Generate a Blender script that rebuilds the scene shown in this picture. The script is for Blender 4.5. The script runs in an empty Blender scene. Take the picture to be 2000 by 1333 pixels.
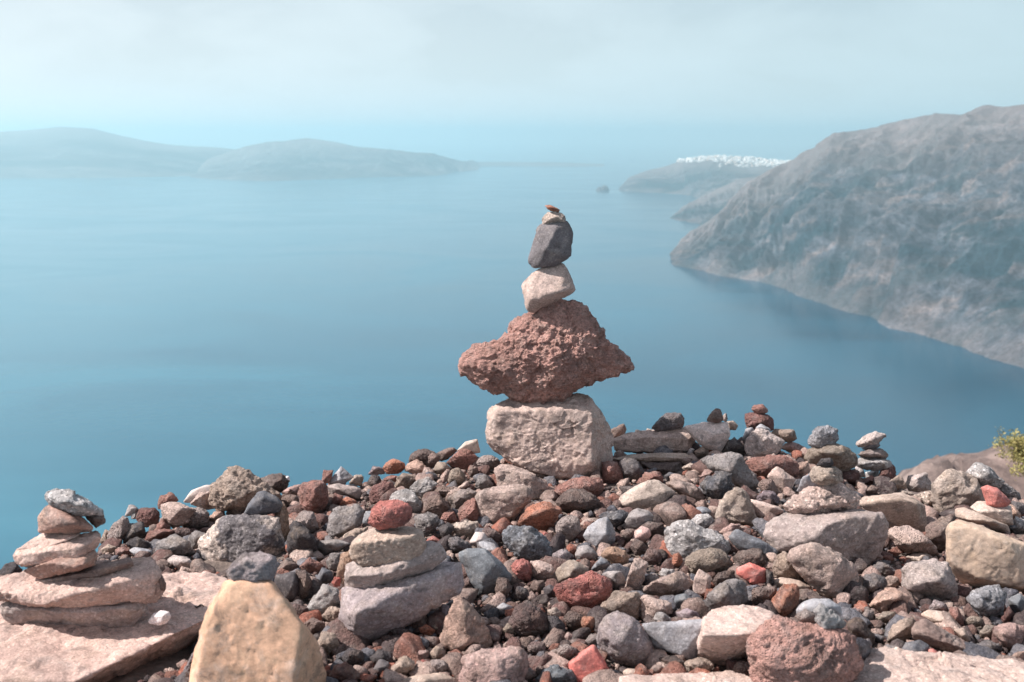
import bpy, bmesh, math, random
import numpy as np

# ------------------------------------------------------------------ scene, camera, light
scene = bpy.context.scene
COL = scene.collection
R = math.radians
FPX = 1944.4                      # 35 mm lens on a 36 mm sensor, in pixels of a 2000 px wide picture
PITCH = math.atan((666.5 - 262.0) / FPX)
SEA_Z = -300.0

cam_data = bpy.data.cameras.new('camera')
cam = bpy.data.objects.new('camera', cam_data)
COL.objects.link(cam)
cam.location = (0, 0, 0)
cam.rotation_euler = (R(90) - PITCH, 0, 0)
cam_data.lens = 35.0
cam_data.sensor_width = 36.0
cam_data.clip_start = 0.05
cam_data.clip_end = 120000.0
cam_data.dof.use_dof = True
cam_data.dof.focus_distance = 2.55
cam_data.dof.aperture_fstop = 6.3
scene.camera = cam

SUN_DIR = np.array((-0.66, -0.12, 0.74)); SUN_DIR /= np.linalg.norm(SUN_DIR)
sun_elev = math.asin(SUN_DIR[2])
sun_rot = math.atan2(SUN_DIR[0], SUN_DIR[1])

world = bpy.data.worlds.new('World')
scene.world = world
world.use_nodes = True
wn = world.node_tree.nodes; wl = world.node_tree.links
wn.clear()
w_out = wn.new('ShaderNodeOutputWorld')
w_bg = wn.new('ShaderNodeBackground')
w_sky = wn.new('ShaderNodeTexSky')
w_sky.sky_type = 'NISHITA'
w_sky.sun_disc = False
w_sky.sun_elevation = sun_elev
w_sky.sun_rotation = sun_rot
w_sky.air_density = 1.0
w_sky.dust_density = 1.5
w_sky.ozone_density = 2.0
SKY_STRENGTH = 0.066
w_bg.inputs['Strength'].default_value = SKY_STRENGTH
# a thin veil of high cloud over the whole sky, thicker in soft patches
w_tc = wn.new('ShaderNodeTexCoord')
w_sep = wn.new('ShaderNodeSeparateXYZ'); wl.new(w_tc.outputs['Generated'], w_sep.inputs[0])
w_abs = wn.new('ShaderNodeMath'); w_abs.operation = 'ABSOLUTE'; wl.new(w_sep.outputs['Z'], w_abs.inputs[0])
w_add = wn.new('ShaderNodeMath'); w_add.operation = 'ADD'; w_add.inputs[1].default_value = 0.055
wl.new(w_abs.outputs[0], w_add.inputs[0])
w_dx = wn.new('ShaderNodeMath'); w_dx.operation = 'DIVIDE'
w_dy = wn.new('ShaderNodeMath'); w_dy.operation = 'DIVIDE'
w_add2 = wn.new('ShaderNodeMath'); w_add2.operation = 'ADD'; w_add2.inputs[1].default_value = 0.30
wl.new(w_abs.outputs[0], w_add2.inputs[0])
wl.new(w_sep.outputs['X'], w_dx.inputs[0]); wl.new(w_add2.outputs[0], w_dx.inputs[1])
wl.new(w_sep.outputs['Y'], w_dy.inputs[0]); wl.new(w_add2.outputs[0], w_dy.inputs[1])
w_cmb = wn.new('ShaderNodeCombineXYZ')
wl.new(w_dx.outputs[0], w_cmb.inputs[0]); wl.new(w_dy.outputs[0], w_cmb.inputs[1])
w_noise = wn.new('ShaderNodeTexNoise')
w_noise.inputs['Scale'].default_value = 2.1
w_noise.inputs['Detail'].default_value = 6.0
w_noise.inputs['Roughness'].default_value = 0.52
w_noise.inputs['Distortion'].default_value = 0.3
wl.new(w_cmb.outputs[0], w_noise.inputs['Vector'])
w_map = wn.new('ShaderNodeMapRange')
w_map.inputs['From Min'].default_value = 0.40
w_map.inputs['From Max'].default_value = 0.68
w_map.inputs['To Min'].default_value = 0.21
w_map.inputs['To Max'].default_value = 0.42
wl.new(w_noise.outputs['Fac'], w_map.inputs['Value'])
w_mix = wn.new('ShaderNodeMixRGB')
w_dot = wn.new('ShaderNodeVectorMath'); w_dot.operation = 'DOT_PRODUCT'; w_dot.inputs[1].default_value = tuple(SUN_DIR)
wl.new(w_tc.outputs['Generated'], w_dot.inputs[0])
# the veil is brighter and warmer towards the sun
VEIL = np.array((8.25, 9.55, 10.15))
w_glow = wn.new('ShaderNodeVectorMath'); w_glow.operation = 'SCALE'; w_glow.inputs[0].default_value = tuple(VEIL * (.55, .33, .27))
wl.new(w_dot.outputs['Value'], w_glow.inputs['Scale'])
w_veil = wn.new('ShaderNodeVectorMath'); w_veil.operation = 'ADD'; w_veil.inputs[0].default_value = tuple(VEIL)
wl.new(w_glow.outputs[0], w_veil.inputs[1])
wl.new(w_veil.outputs[0], w_mix.inputs['Color2'])
w_tau = wn.new('ShaderNodeMath'); w_tau.operation = 'DIVIDE'
wl.new(w_map.outputs[0], w_tau.inputs[0]); wl.new(w_add.outputs[0], w_tau.inputs[1])
w_exp = wn.new('ShaderNodeMath'); w_exp.operation = 'POWER'; w_exp.inputs[0].default_value = math.exp(-1)
wl.new(w_tau.outputs[0], w_exp.inputs[1])
w_fac = wn.new('ShaderNodeMath'); w_fac.operation = 'SUBTRACT'; w_fac.inputs[0].default_value = 1.0
wl.new(w_exp.outputs[0], w_fac.inputs[1])
wl.new(w_fac.outputs[0], w_mix.inputs['Fac'])
wl.new(w_sky.outputs[0], w_mix.inputs['Color1'])
wl.new(w_mix.outputs[0], w_bg.inputs['Color'])
wl.new(w_bg.outputs[0], w_out.inputs['Surface'])

sun_data = bpy.data.lights.new('sun', 'SUN')
sun_data.energy = 5.0
sun_data.angle = R(0.5)
sun_data.color = (1.0, 0.955, 0.90)
sun = bpy.data.objects.new('sun', sun_data)
COL.objects.link(sun)
from mathutils import Vector
sun.rotation_euler = Vector(tuple(-SUN_DIR)).to_track_quat('-Z', 'Y').to_euler()

scene.view_settings.view_transform = 'Standard'
scene.view_settings.look = 'None'
scene.view_settings.exposure = 0.54
scene.view_settings.gamma = 1.0
scene.view_settings.use_curve_mapping = False
scene.render.engine = 'CYCLES'
scene.cycles.use_denoising = True
scene.cycles.max_bounces = 8
scene.cycles.volume_bounces = 4

# ------------------------------------------------------------------ helpers
SP, CP = math.sin(PITCH), math.cos(PITCH)

def ray(px, py):
    """direction of sight of a picture point (world axes, y-component left unnormalised)"""
    u = (px - 1000.0) / FPX; v = (py - 666.5) / FPX
    return np.array((u, CP - v * SP, -SP - v * CP))

def at(px, py, Y):
    d = ray(px, py)
    return d * (Y / d[1])

def at_z(px, py, z):
    d = ray(px, py)
    return d * (z / d[2])

def project(P):
    """picture point of a place"""
    x, y, z = P
    f = y * CP - z * SP; up = y * SP + z * CP
    return 1000 + FPX * x / f, 666.5 - FPX * up / f

def tag(o, label=None, cat=None, group=None, kind=None):
    if label: o['label'] = label
    if cat: o['category'] = cat
    if group: o['group'] = group
    if kind: o['kind'] = kind
    return o

def mesh_obj(name, V, F, mat, parent=None, smooth=True, loc=None):
    """V (n,3), F (m,k) arrays -> ONE linked mesh object"""
    V = np.asarray(V, np.float32); F = np.asarray(F, np.int32)
    me = bpy.data.meshes.new(name)
    k = F.shape[1]
    me.vertices.add(len(V)); me.vertices.foreach_set('co', V.ravel())
    me.loops.add(F.size); me.loops.foreach_set('vertex_index', F.ravel())
    me.polygons.add(len(F))
    me.polygons.foreach_set('loop_start', np.arange(0, F.size, k, dtype=np.int32))
    me.polygons.foreach_set('use_smooth', np.full(len(F), smooth))
    me.update(calc_edges=True)
    me.materials.append(mat)
    o = bpy.data.objects.new(name, me)
    COL.objects.link(o)
    if parent: o.parent = parent
    if loc is not None: o.location = loc
    return o

# vectorised gradient noise
_rs = np.random.RandomState(7)
_PERM = np.concatenate([_rs.permutation(256)] * 2).astype(np.int32)
_G = _rs.normal(size=(256, 3)); _G /= np.linalg.norm(_G, axis=1)[:, None]
_G = _G.astype(np.float32)

def perlin(P):
    P = np.asarray(P, np.float32)
    i = np.floor(P).astype(np.int32); f = P - i
    i &= 255
    w = f * f * f * (f * (f * 6 - 15) + 10)
    out = 0
    for dx in (0, 1):
        a = _PERM[(i[:, 0] + dx) & 255]
        wx = w[:, 0] if dx else 1 - w[:, 0]
        for dy in (0, 1):
            b = _PERM[a + ((i[:, 1] + dy) & 255)]
            wxy = wx * (w[:, 1] if dy else 1 - w[:, 1])
            for dz in (0, 1):
                g = _G[_PERM[b + ((i[:, 2] + dz) & 255)]]
                d = g[:, 0] * (f[:, 0] - dx) + g[:, 1] * (f[:, 1] - dy) + g[:, 2] * (f[:, 2] - dz)
                out = out + d * wxy * (w[:, 2] if dz else 1 - w[:, 2])
    return out * 1.5

def fbm(P, octaves=4, gain=0.5):
    a, s, out = 1.0, 1.0, 0
    for k in range(octaves):
        out = out + a * perlin(P * s + 17.3 * k)
        a *= gain; s *= 2.03
    return out

_CELL = _rs.uniform(0, 1, (256, 3)).astype(np.float32)
_TILT = _rs.uniform(-1, 1, (256, 4)).astype(np.float32)
def facet(P):
    """broken faces: space falls into irregular cells, each with a plane of its own tilt"""
    P = np.asarray(P, np.float32)
    P = P + .22 * np.stack([perlin(P * 1.9 + 5), perlin(P * 1.9 + 25), perlin(P * 1.9 + 45)], 1)
    i = np.floor(P).astype(np.int32); f = P - i
    best = np.full(len(P), 9.0, np.float32); out = np.zeros(len(P), np.float32)
    for dx in (-1, 0, 1):
        for dy in (-1, 0, 1):
            for dz in (-1, 0, 1):
                h = _PERM[_PERM[_PERM[(i[:, 0] + dx) & 255] + ((i[:, 1] + dy) & 255)] + ((i[:, 2] + dz) & 255)]
                v = _CELL[h] + np.array((dx, dy, dz), np.float32) - f
                d2 = (v * v).sum(1)
                m = d2 < best
                t = _TILT[h[m]]
                out[m] = -(t[:, :3] * v[m]).sum(1) + .35 * t[:, 3]
                best[m] = d2[m]
    return out

_ICO = {}
def ico(level):
    if level not in _ICO:
        bm = bmesh.new()
        bmesh.ops.create_icosphere(bm, subdivisions=level, radius=1.0)
        bm.verts.ensure_lookup_table()
        V = np.array([v.co[:] for v in bm.verts], np.float32)
        F = np.array([[v.index for v in f.verts] for f in bm.faces], np.int32)
        bm.free()
        V /= np.linalg.norm(V, axis=1)[:, None]
        _ICO[level] = (V, F)
    return _ICO[level]

def normals(V, F):
    n = np.cross(V[F[:, 1]] - V[F[:, 0]], V[F[:, 2]] - V[F[:, 0]])
    out = np.stack([sum(np.bincount(F[:, k], n[:, c], len(V)) for k in range(3)) for c in range(3)], 1)
    return out / (np.linalg.norm(out, axis=1)[:, None] + 1e-12)

def hull_planes(P):
    bm = bmesh.new()
    for p in P: bm.verts.new(p)
    bmesh.ops.convex_hull(bm, input=bm.verts)
    N, D = [], []
    for f in bm.faces:
        if f.calc_area() < 1e-9: continue
        n = f.normal; d = n.dot(f.verts[0].co)
        if d < 0: n, d = -n, -d
        N.append(n[:]); D.append(max(d, 0.03))
    bm.free()
    N = np.array(N, np.float32); D = np.array(D, np.float32)
    keep = []                                         # one plane per facet
    for k in np.argsort(D):
        if all(N[k] @ N[j] < .994 for j in keep): keep.append(k)
    return N[keep], D[keep]

def radial(dirs, P, p, rs=None, chips=0, depth=(.86, 1.0)):
    N, D = hull_planes(P)
    if chips:                                         # broken corners and edges
        n = rs.normal(size=(chips, 3)); n /= np.linalg.norm(n, axis=1)[:, None]
        d = (P @ n.T).max(0) * rs.uniform(*depth, chips)
        N = np.vstack([N, n.astype(np.float32)]); D = np.concatenate([D, np.maximum(d, .05)])
    q = np.maximum(dirs @ (N / D[:, None]).T, 0)
    m = q.max(1)
    return 1.0 / (m * np.power(np.power(q / m[:, None], p).sum(1), 1.0 / p))

# relief: (large warp, medium lumps, small roughness, pits) as shares of the stone's size
RELIEF = {'grain': (.022, .008, .018, .018), 'pit': (.036, .012, .022, .036), 'smooth': (.012, .004, .006, 0),
          'speck': (.026, .008, .018, .020), 'sand': (.010, .003, .003, 0), 'slab': (.012, .003, .006, .010), 'patch': (.03, .010, .014, .01)}
FACET = {'grain': (.050, .020), 'pit': (.022, .012), 'smooth': (.018, .006), 'speck': (.050, .020), 'sand': (.010, .008), 'slab': (.017, .013), 'patch': (.035, .016)}


def stone_mesh(hulls, level, p, relief, seed, chips=10, cdepth=(.84, 1.0)):
    """hulls: list of point arrays (metres, about the stone's own centre), the stone is their union; returns V, F"""
    allp = np.concatenate(hulls)
    ext = np.maximum((allp.max(0) - allp.min(0)) / 2, 1e-4)
    dirs, F = ico(level)
    rs = np.random.RandomState(seed + 1000)
    r = radial(dirs, hulls[0] / ext, p, rs, chips, cdepth)
    for h in hulls[1:]:
        r = np.maximum(r, radial(dirs, h / ext, p, rs, chips // 2, cdepth))
    V = dirs * r[:, None] * ext
    S = float(np.prod(ext) ** (1 / 3)) * 2
    off = np.random.RandomState(seed).uniform(-90, 90, 3)
    n = normals(V, F)
    Q = V / S + off
    w, m, s, pit = RELIEF[relief]
    ff, fg = FACET[relief]
    d = ff * facet(Q * 3.1) if ff else 0
    if fg and level >= 6: d = d + fg * facet(Q * 8.5)
    d = d + w * perlin(Q * 2.2) + m * (0.5 - 1.3 * np.abs(perlin(Q * 5.0 + 3))) * 1.0
    if level >= 4:
        d = d + s * fbm(Q * (15.0 if relief in ('slab', 'sand') else 9.0), 5 if level > 5 else 4 if level > 4 else 2, .64) + s * .45 * (.35 - np.abs(perlin(Q * 13.0 + 31)))
    if level >= 6:
        d = d + s * .42 * (0.4 - np.abs(perlin(Q * 34.0)))
    if pit and level >= 5:
        pp = perlin(Q * 13.0 + 50); pq = perlin(Q * 25.0 + 70)
        d = d - pit * np.clip(pp - .16, 0, .4) * 1.2 - pit * .9 * np.clip(pq - .12, 0, .4)
    V = V + n * (d * S)[:, None]
    return V, F

# ------------------------------------------------------------------ materials
def srgb(c):
    c = np.array(c, float) / 255
    return tuple(np.where(c <= .04045, c / 12.92, ((c + .055) / 1.055) ** 2.4))

def new_mat(name):
    m = bpy.data.materials.new(name); m.use_nodes = True
    nt = m.node_tree; nt.nodes.clear()
    out = nt.nodes.new('ShaderNodeOutputMaterial')
    b = nt.nodes.new('ShaderNodeBsdfPrincipled')
    nt.links.new(b.outputs[0], out.inputs['Surface'])
    return m, nt.nodes, nt.links, b

def ramp(nodes, stops, interp='LINEAR'):
    r = nodes.new('ShaderNodeValToRGB'); r.color_ramp.interpolation = interp
    e = r.color_ramp.elements
    while len(e) < len(stops): e.new(0.5)
    for el, (pos, c) in zip(e, stops):
        el.position = pos
        el.color = (*c, 1) if len(c) == 3 else c
    return r

def grey(v): return (v, v, v)

def noise(nodes, links, vec, scale, detail=4, rough=.55, dist=0):
    t = nodes.new('ShaderNodeTexNoise')
    t.inputs['Scale'].default_value = scale; t.inputs['Detail'].default_value = detail
    t.inputs['Roughness'].default_value = rough; t.inputs['Distortion'].default_value = dist
    if vec: links.new(vec, t.inputs['Vector'])
    return t

def mixc(nodes, links, blend, fac, a, b):
    m = nodes.new('ShaderNodeMixRGB'); m.blend_type = blend
    for sock, v in ((m.inputs['Fac'], fac), (m.inputs['Color1'], a), (m.inputs['Color2'], b)):
        if hasattr(v, 'is_output'): links.new(v, sock)
        elif isinstance(v, tuple): sock.default_value = (*v, 1)
        else: sock.default_value = v
    return m.outputs[0]

def stone_material(name, grain=1.0, speck=0.4, speck_scale=260, stain=.35, pits=0.0, bump=1.0, rough=.9, island=False,
                   stain_col=(.40, .29, .21), bscale=85, patch=0.0, patch_col=(.60, .48, .42)):
    m, N, L, b = new_mat(name)
    tc = N.new('ShaderNodeTexCoord')
    if island:
        geo = N.new('ShaderNodeNewGeometry'); rnd = geo.outputs['Random Per Island']
        pal = ramp(N, [(0, srgb((112, 88, 84))), (.14, srgb((142, 120, 113))), (.28, srgb((84, 72, 73))), (.42, srgb((172, 145, 137))),
                       (.52, srgb((114, 111, 117))), (.62, srgb((146, 103, 92))), (.70, srgb((112, 85, 81))), (.80, srgb((186, 160, 150))),
                       (.90, srgb((92, 91, 99))), (.96, srgb((166, 106, 90)))], 'CONSTANT')
        L.new(rnd, pal.inputs[0]); base = pal.outputs[0]
    else:
        oi = N.new('ShaderNodeObjectInfo'); rnd = oi.outputs['Random']; base = oi.outputs['Color']
    mul = N.new('ShaderNodeMath'); mul.operation = 'MULTIPLY'; mul.inputs[1].default_value = 37.0
    L.new(rnd, mul.inputs[0])
    add = N.new('ShaderNodeVectorMath'); add.operation = 'ADD'
    L.new(tc.outputs['Object'], add.inputs[0]); L.new(mul.outputs[0], add.inputs[1])
    vec = add.outputs[0]
    # broad tone drift
    n1 = noise(N, L, vec, 14, 5, .6)
    r1 = ramp(N, [(.28, grey(.62)), (.5, grey(1.0)), (.74, grey(1.30))]); L.new(n1.outputs['Fac'], r1.inputs[0])
    c = mixc(N, L, 'MULTIPLY', .8, base, r1.outputs[0])
    # warm mineral stain
    n2 = noise(N, L, vec, 22, 6, .65, .4)
    r2 = ramp(N, [(.5, grey(0)), (.66, grey(1))]); L.new(n2.outputs['Fac'], r2.inputs[0])
    sm = N.new('ShaderNodeMath'); sm.operation = 'MULTIPLY'; sm.inputs[1].default_value = stain
    L.new(r2.outputs[0], sm.inputs[0])
    c = mixc(N, L, 'MIX', sm.outputs[0], c, stain_col)
    if patch:
        n5 = noise(N, L, vec, 11, 5, .6, .6)
        r5 = ramp(N, [(.46, grey(0)), (.53, grey(1))]); L.new(n5.outputs['Fac'], r5.inputs[0])
        pm = N.new('ShaderNodeMath'); pm.operation = 'MULTIPLY'; pm.inputs[1].default_value = patch
        L.new(r5.outputs[0], pm.inputs[0])
        c = mixc(N, L, 'MIX', pm.outputs[0], c, patch_col)
    nd = noise(N, L, vec, 27, 7, .66, .5)
    rd = ramp(N, [(.50, grey(0)), (.68, grey(.50))]); L.new(nd.outputs['Color'], rd.inputs[0])
    c = mixc(N, L, 'MIX', rd.outputs[0], c, (.46, .40, .37))
    nk = noise(N, L, vec, 19, 6, .7, .8)
    rk = ramp(N, [(.36, grey(.5)), (.47, grey(0))]); L.new(nk.outputs['Fac'], rk.inputs[0])
    c = mixc(N, L, 'MIX', rk.outputs[0], c, (.075, .066, .066))
    # crystals: light and dark flecks
    v1 = N.new('ShaderNodeTexVoronoi'); v1.inputs['Scale'].default_value = speck_scale; L.new(vec, v1.inputs['Vector'])
    sepc = N.new('ShaderNodeSeparateColor'); L.new(v1.outputs['Color'], sepc.inputs[0])
    r3 = ramp(N, [(0, grey(.42)), (.16, grey(.95)), (.80, grey(1.03)), (.93, grey(1.55)), (1, grey(1.9))]); L.new(sepc.outputs[0], r3.inputs[0])
    c = mixc(N, L, 'MULTIPLY', speck, c, r3.outputs[0])
    # fine grain
    n3 = noise(N, L, vec, 150, 6, .72)
    r4 = ramp(N, [(.3, grey(.55)), (.5, grey(1.0)), (.7, grey(1.38))]); L.new(n3.outputs['Fac'], r4.inputs[0])
    c = mixc(N, L, 'MULTIPLY', .75 * grain, c, r4.outputs[0])
    L.new(c, b.inputs['Base Color'])
    b.inputs['Roughness'].default_value = rough
    b.inputs['Specular IOR Level'].default_value = .25
    # relief
    n4 = noise(N, L, vec, bscale, 8, .70)
    h = n4.outputs['Fac']
    if pits:
        v2 = N.new('ShaderNodeTexVoronoi'); v2.inputs['Scale'].default_value = 190; L.new(vec, v2.inputs['Vector'])
        nz = noise(N, L, vec, 40, 3)
        r6 = ramp(N, [(0, grey(0)), (.42, grey(1))]); L.new(v2.outputs['Distance'], r6.inputs[0])
        pm2 = N.new('ShaderNodeMath'); pm2.operation = 'MULTIPLY_ADD'; pm2.inputs[1].default_value = .36 * pits
        L.new(r6.outputs[0], pm2.inputs[0]); L.new(h, pm2.inputs[2])
        h = pm2.outputs[0]
    bp = N.new('ShaderNodeBump'); bp.inputs['Strength'].default_value = min(1.0, .85 * bump)
    bp.inputs['Distance'].default_value = .016 * bump
    L.new(h, bp.inputs['Height'])
    L.new(bp.outputs[0], b.inputs['Normal'])
    return m

MAT = {
    'grain': stone_material('grainy_rock', 1.0, .5, 300, .32, bscale=170),
    'slab': stone_material('flat_broken_rock', .9, .42, 330, .25, bump=.55, bscale=240),
    'pit': stone_material('scoria', 1.0, .32, 260, .30, pits=1.0, bump=1.35, stain_col=(.30, .18, .13)),
    'smooth': stone_material('dense_basalt', .75, .42, 380, .10, bump=.5, rough=.8),
    'speck': stone_material('speckled_rock', 1.0, .95, 230, .18, bump=1.1),
    'sand': stone_material('yellow_tuff', .6, .16, 300, .50, bump=.30, bscale=320, stain_col=(.52, .36, .25)),
    'patch': stone_material('patched_rock', .9, .9, 240, .05, bump=.9, patch=.92),
}
RUBBLE_MAT = stone_material('rubble_rock', 1.0, .5, 300, .15, pits=.6, bump=1.0, island=True)

def muted(k, v):
    c = np.array(srgb(v)) * (1.0, .91, .93)
    g = c @ np.array((.3, .6, .1))
    return tuple(1.06 * c + 1.06 * (g * np.array((1.05, .985, .95)) - c) * (.18 if k in ('red', 'brightred', 'orange', 'peach', 'yellow') else .24))
PAL = {k: muted(k, v) for k, v in dict(
    pinkbeige=(200, 176, 163), beige=(192, 176, 160), pale=(204, 190, 182), greybrown=(158, 145, 139), brown=(134, 114, 105),
    darkbrown=(110, 95, 89), scoria=(112, 92, 88), dark=(86, 82, 84), redbrown=(158, 112, 100), red=(186, 112, 102), brightred=(204, 110, 98),
    orange=(190, 126, 98), ochre=(186, 150, 122), yellow=(202, 160, 126), greyblue=(150, 154, 159), blue=(120, 128, 136),
    darkblue=(92, 96, 103), lightgrey=(180, 180, 178), white=(226, 221, 219), teal=(108, 117, 123), lilac=(160, 149, 150),
    peach=(206, 172, 152), purple=(136, 122, 127), grey=(148, 144, 142), darkgrey=(112, 109, 111), tan=(178, 158, 140), pink=(194, 160, 150),
    maroon=(126, 88, 82), cairnred=(184, 138, 124), ochreblk=(196, 172, 146), slabpink=(188, 160, 146), cairnbeige=(186, 164, 151), slabbrown=(172, 136, 120), olive=(152, 138, 122)).items()}

# ------------------------------------------------------------------ sea, hills, haze
def interp(tab, x):
    t = np.array(tab, float)
    return np.array([np.interp(x, t[:, 0], t[:, k]) for k in range(1, t.shape[1])])

def sea_material():
    m, N, L, b = new_mat('sea_water')
    tc = N.new('ShaderNodeTexCoord')
    mp = N.new('ShaderNodeMapping'); mp.inputs['Scale'].default_value = (.0011, .0019, 1); mp.inputs['Rotation'].default_value = (0, 0, R(-24))
    L.new(tc.outputs['Object'], mp.inputs[0])
    n = noise(N, L, mp.outputs[0], 1.6, 4, .5, 1.2)
    # sky glow in the west and dark cliff reflection eastward, painted into the water tint
    sx = N.new('ShaderNodeSeparateXYZ'); L.new(tc.outputs['Object'], sx.inputs[0])
    ew = N.new('ShaderNodeMapRange'); ew.inputs['From Min'].default_value = -700; ew.inputs['From Max'].default_value = 700
    ew.inputs['To Min'].default_value = .30; ew.inputs['To Max'].default_value = -.30; L.new(sx.outputs[0], ew.inputs['Value'])
    ea = N.new('ShaderNodeMath'); ea.operation = 'ADD'; L.new(ew.outputs[0], ea.inputs[0]); L.new(n.outputs['Fac'], ea.inputs[1])
    r = ramp(N, [(.15, (.002, .040, .076)), (.5, (.008, .084, .138)), (.85, (.027, .138, .200))]); L.new(ea.outputs[0], r.inputs[0])
    L.new(r.outputs[0], b.inputs['Base Color'])
    rr = ramp(N, [(.35, grey(.14)), (.65, grey(.22))]); L.new(n.outputs['Fac'], rr.inputs[0])
    L.new(rr.outputs[0], b.inputs['Roughness'])
    b.inputs['IOR'].default_value = 1.333
    w = noise(N, L, tc.outputs['Object'], .09, 5, .6)
    bp = N.new('ShaderNodeBump'); bp.inputs['Strength'].default_value = .22; bp.inputs['Distance'].default_value = 1.0
    L.new(w.outputs['Fac'], bp.inputs['Height']); L.new(bp.outputs[0], b.inputs['Normal'])
    return m

SEA_R = 30000.0
sea = mesh_obj('sea', [(-SEA_R, -SEA_R, SEA_Z), (SEA_R, -SEA_R, SEA_Z), (SEA_R, SEA_R, SEA_Z), (-SEA_R, SEA_R, SEA_Z)], [(0, 1, 2, 3)], sea_material(), smooth=False)
tag(sea, kind='structure')

def hill_material(name, lo, mid, hi, veg_shade, scale=1.0, veg_shade_amt=.85):
    m, N, L, b = new_mat(name)
    tc = N.new('ShaderNodeTexCoord')
    mp0 = N.new('ShaderNodeMapping'); mp0.inputs['Rotation'].default_value = (0, R(38), R(-16)); mp0.inputs['Scale'].default_value = (.0045 * scale, .020 * scale, .020 * scale)
    L.new(tc.outputs['Object'], mp0.inputs[0])             # stretched down the slope
    n1 = noise(N, L, mp0.outputs[0], 1.0, 8, .66, .4)
    r1 = ramp(N, [(.34, lo), (.5, mid), (.66, tuple(.62 * q for q in hi))]); L.new(n1.outputs['Fac'], r1.inputs[0])
    at = N.new('ShaderNodeAttribute'); at.attribute_name = 'land_uv'
    mp = N.new('ShaderNodeMapping'); mp.inputs['Scale'].default_value = (.0035 * scale, .055 * scale, 1)
    L.new(at.outputs['Vector'], mp.inputs[0])
    n2 = noise(N, L, mp.outputs[0], 1.0, 7, .66, .7)        # beds of lava and ash along the slope
    r2 = ramp(N, [(.36, grey(.40)), (.50, grey(.95)), (.64, grey(1.7))]); L.new(n2.outputs['Fac'], r2.inputs[0])
    c = mixc(N, L, 'MULTIPLY', .8, r1.outputs[0], r2.outputs[0])
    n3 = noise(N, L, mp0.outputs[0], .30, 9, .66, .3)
    r3 = ramp(N, [(.48, grey(0)), (.56, grey(veg_shade_amt))]); L.new(n3.outputs['Fac'], r3.inputs[0])
    c = mixc(N, L, 'MIX', r3.outputs[0], c, veg_shade)  # scrub patches, their dark blue also painting in cloud shade on the cliff
    n4 = noise(N, L, tc.outputs['Object'], .16 * scale, 5, .7)
    r4 = ramp(N, [(.35, grey(.55)), (.5, grey(1)), (.68, grey(1.4))]); L.new(n4.outputs['Fac'], r4.inputs[0])
    c = mixc(N, L, 'MULTIPLY', .55, c, r4.outputs[0])
    sx = N.new('ShaderNodeSeparateXYZ'); L.new(at.outputs['Vector'], sx.inputs[0])
    wb = noise(N, L, tc.outputs['Object'], .012 * scale, 5, .6)
    ad = N.new('ShaderNodeMath'); ad.operation = 'MULTIPLY_ADD'; ad.inputs[1].default_value = -140.0; L.new(wb.outputs['Fac'], ad.inputs[0]); L.new(sx.outputs[1], ad.inputs[2])
    rs = N.new('ShaderNodeMapRange'); rs.inputs['From Min'].default_value = -55; rs.inputs['From Max'].default_value = -15
    rs.inputs['To Min'].default_value = .22; rs.inputs['To Max'].default_value = 0
    L.new(ad.outputs[0], rs.inputs['Value'])
    c = mixc(N, L, 'MIX', rs.outputs[0], c, tuple(1.25 * q for q in hi))      # bare rock along the water
    # pale pumice beds on the upper slopes, also painting in the sunlit crest
    pv = N.new('ShaderNodeMath'); pv.operation = 'MULTIPLY_ADD'; pv.inputs[1].default_value = 170.0; L.new(n3.outputs['Fac'], pv.inputs[0]); L.new(sx.outputs[1], pv.inputs[2])
    rp = N.new('ShaderNodeMapRange'); rp.inputs['From Min'].default_value = 235; rp.inputs['From Max'].default_value = 330
    rp.inputs['To Min'].default_value = 0; rp.inputs['To Max'].default_value = .50; L.new(pv.outputs[0], rp.inputs['Value'])
    c = mixc(N, L, 'MIX', rp.outputs[0], c, tuple(1.15 * q for q in hi))
    c = mixc(N, L, 'MULTIPLY', .5, c, r4.outputs[0])
    L.new(c, b.inputs['Base Color'])
    b.inputs['Roughness'].default_value = .95; b.inputs['Specular IOR Level'].default_value = .1
    bp = N.new('ShaderNodeBump'); bp.inputs['Strength'].default_value = .8; bp.inputs['Distance'].default_value = 5.0
    L.new(n4.outputs['Fac'], bp.inputs['Height']); L.new(bp.outputs[0], b.inputs['Normal'])
    return m

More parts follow.
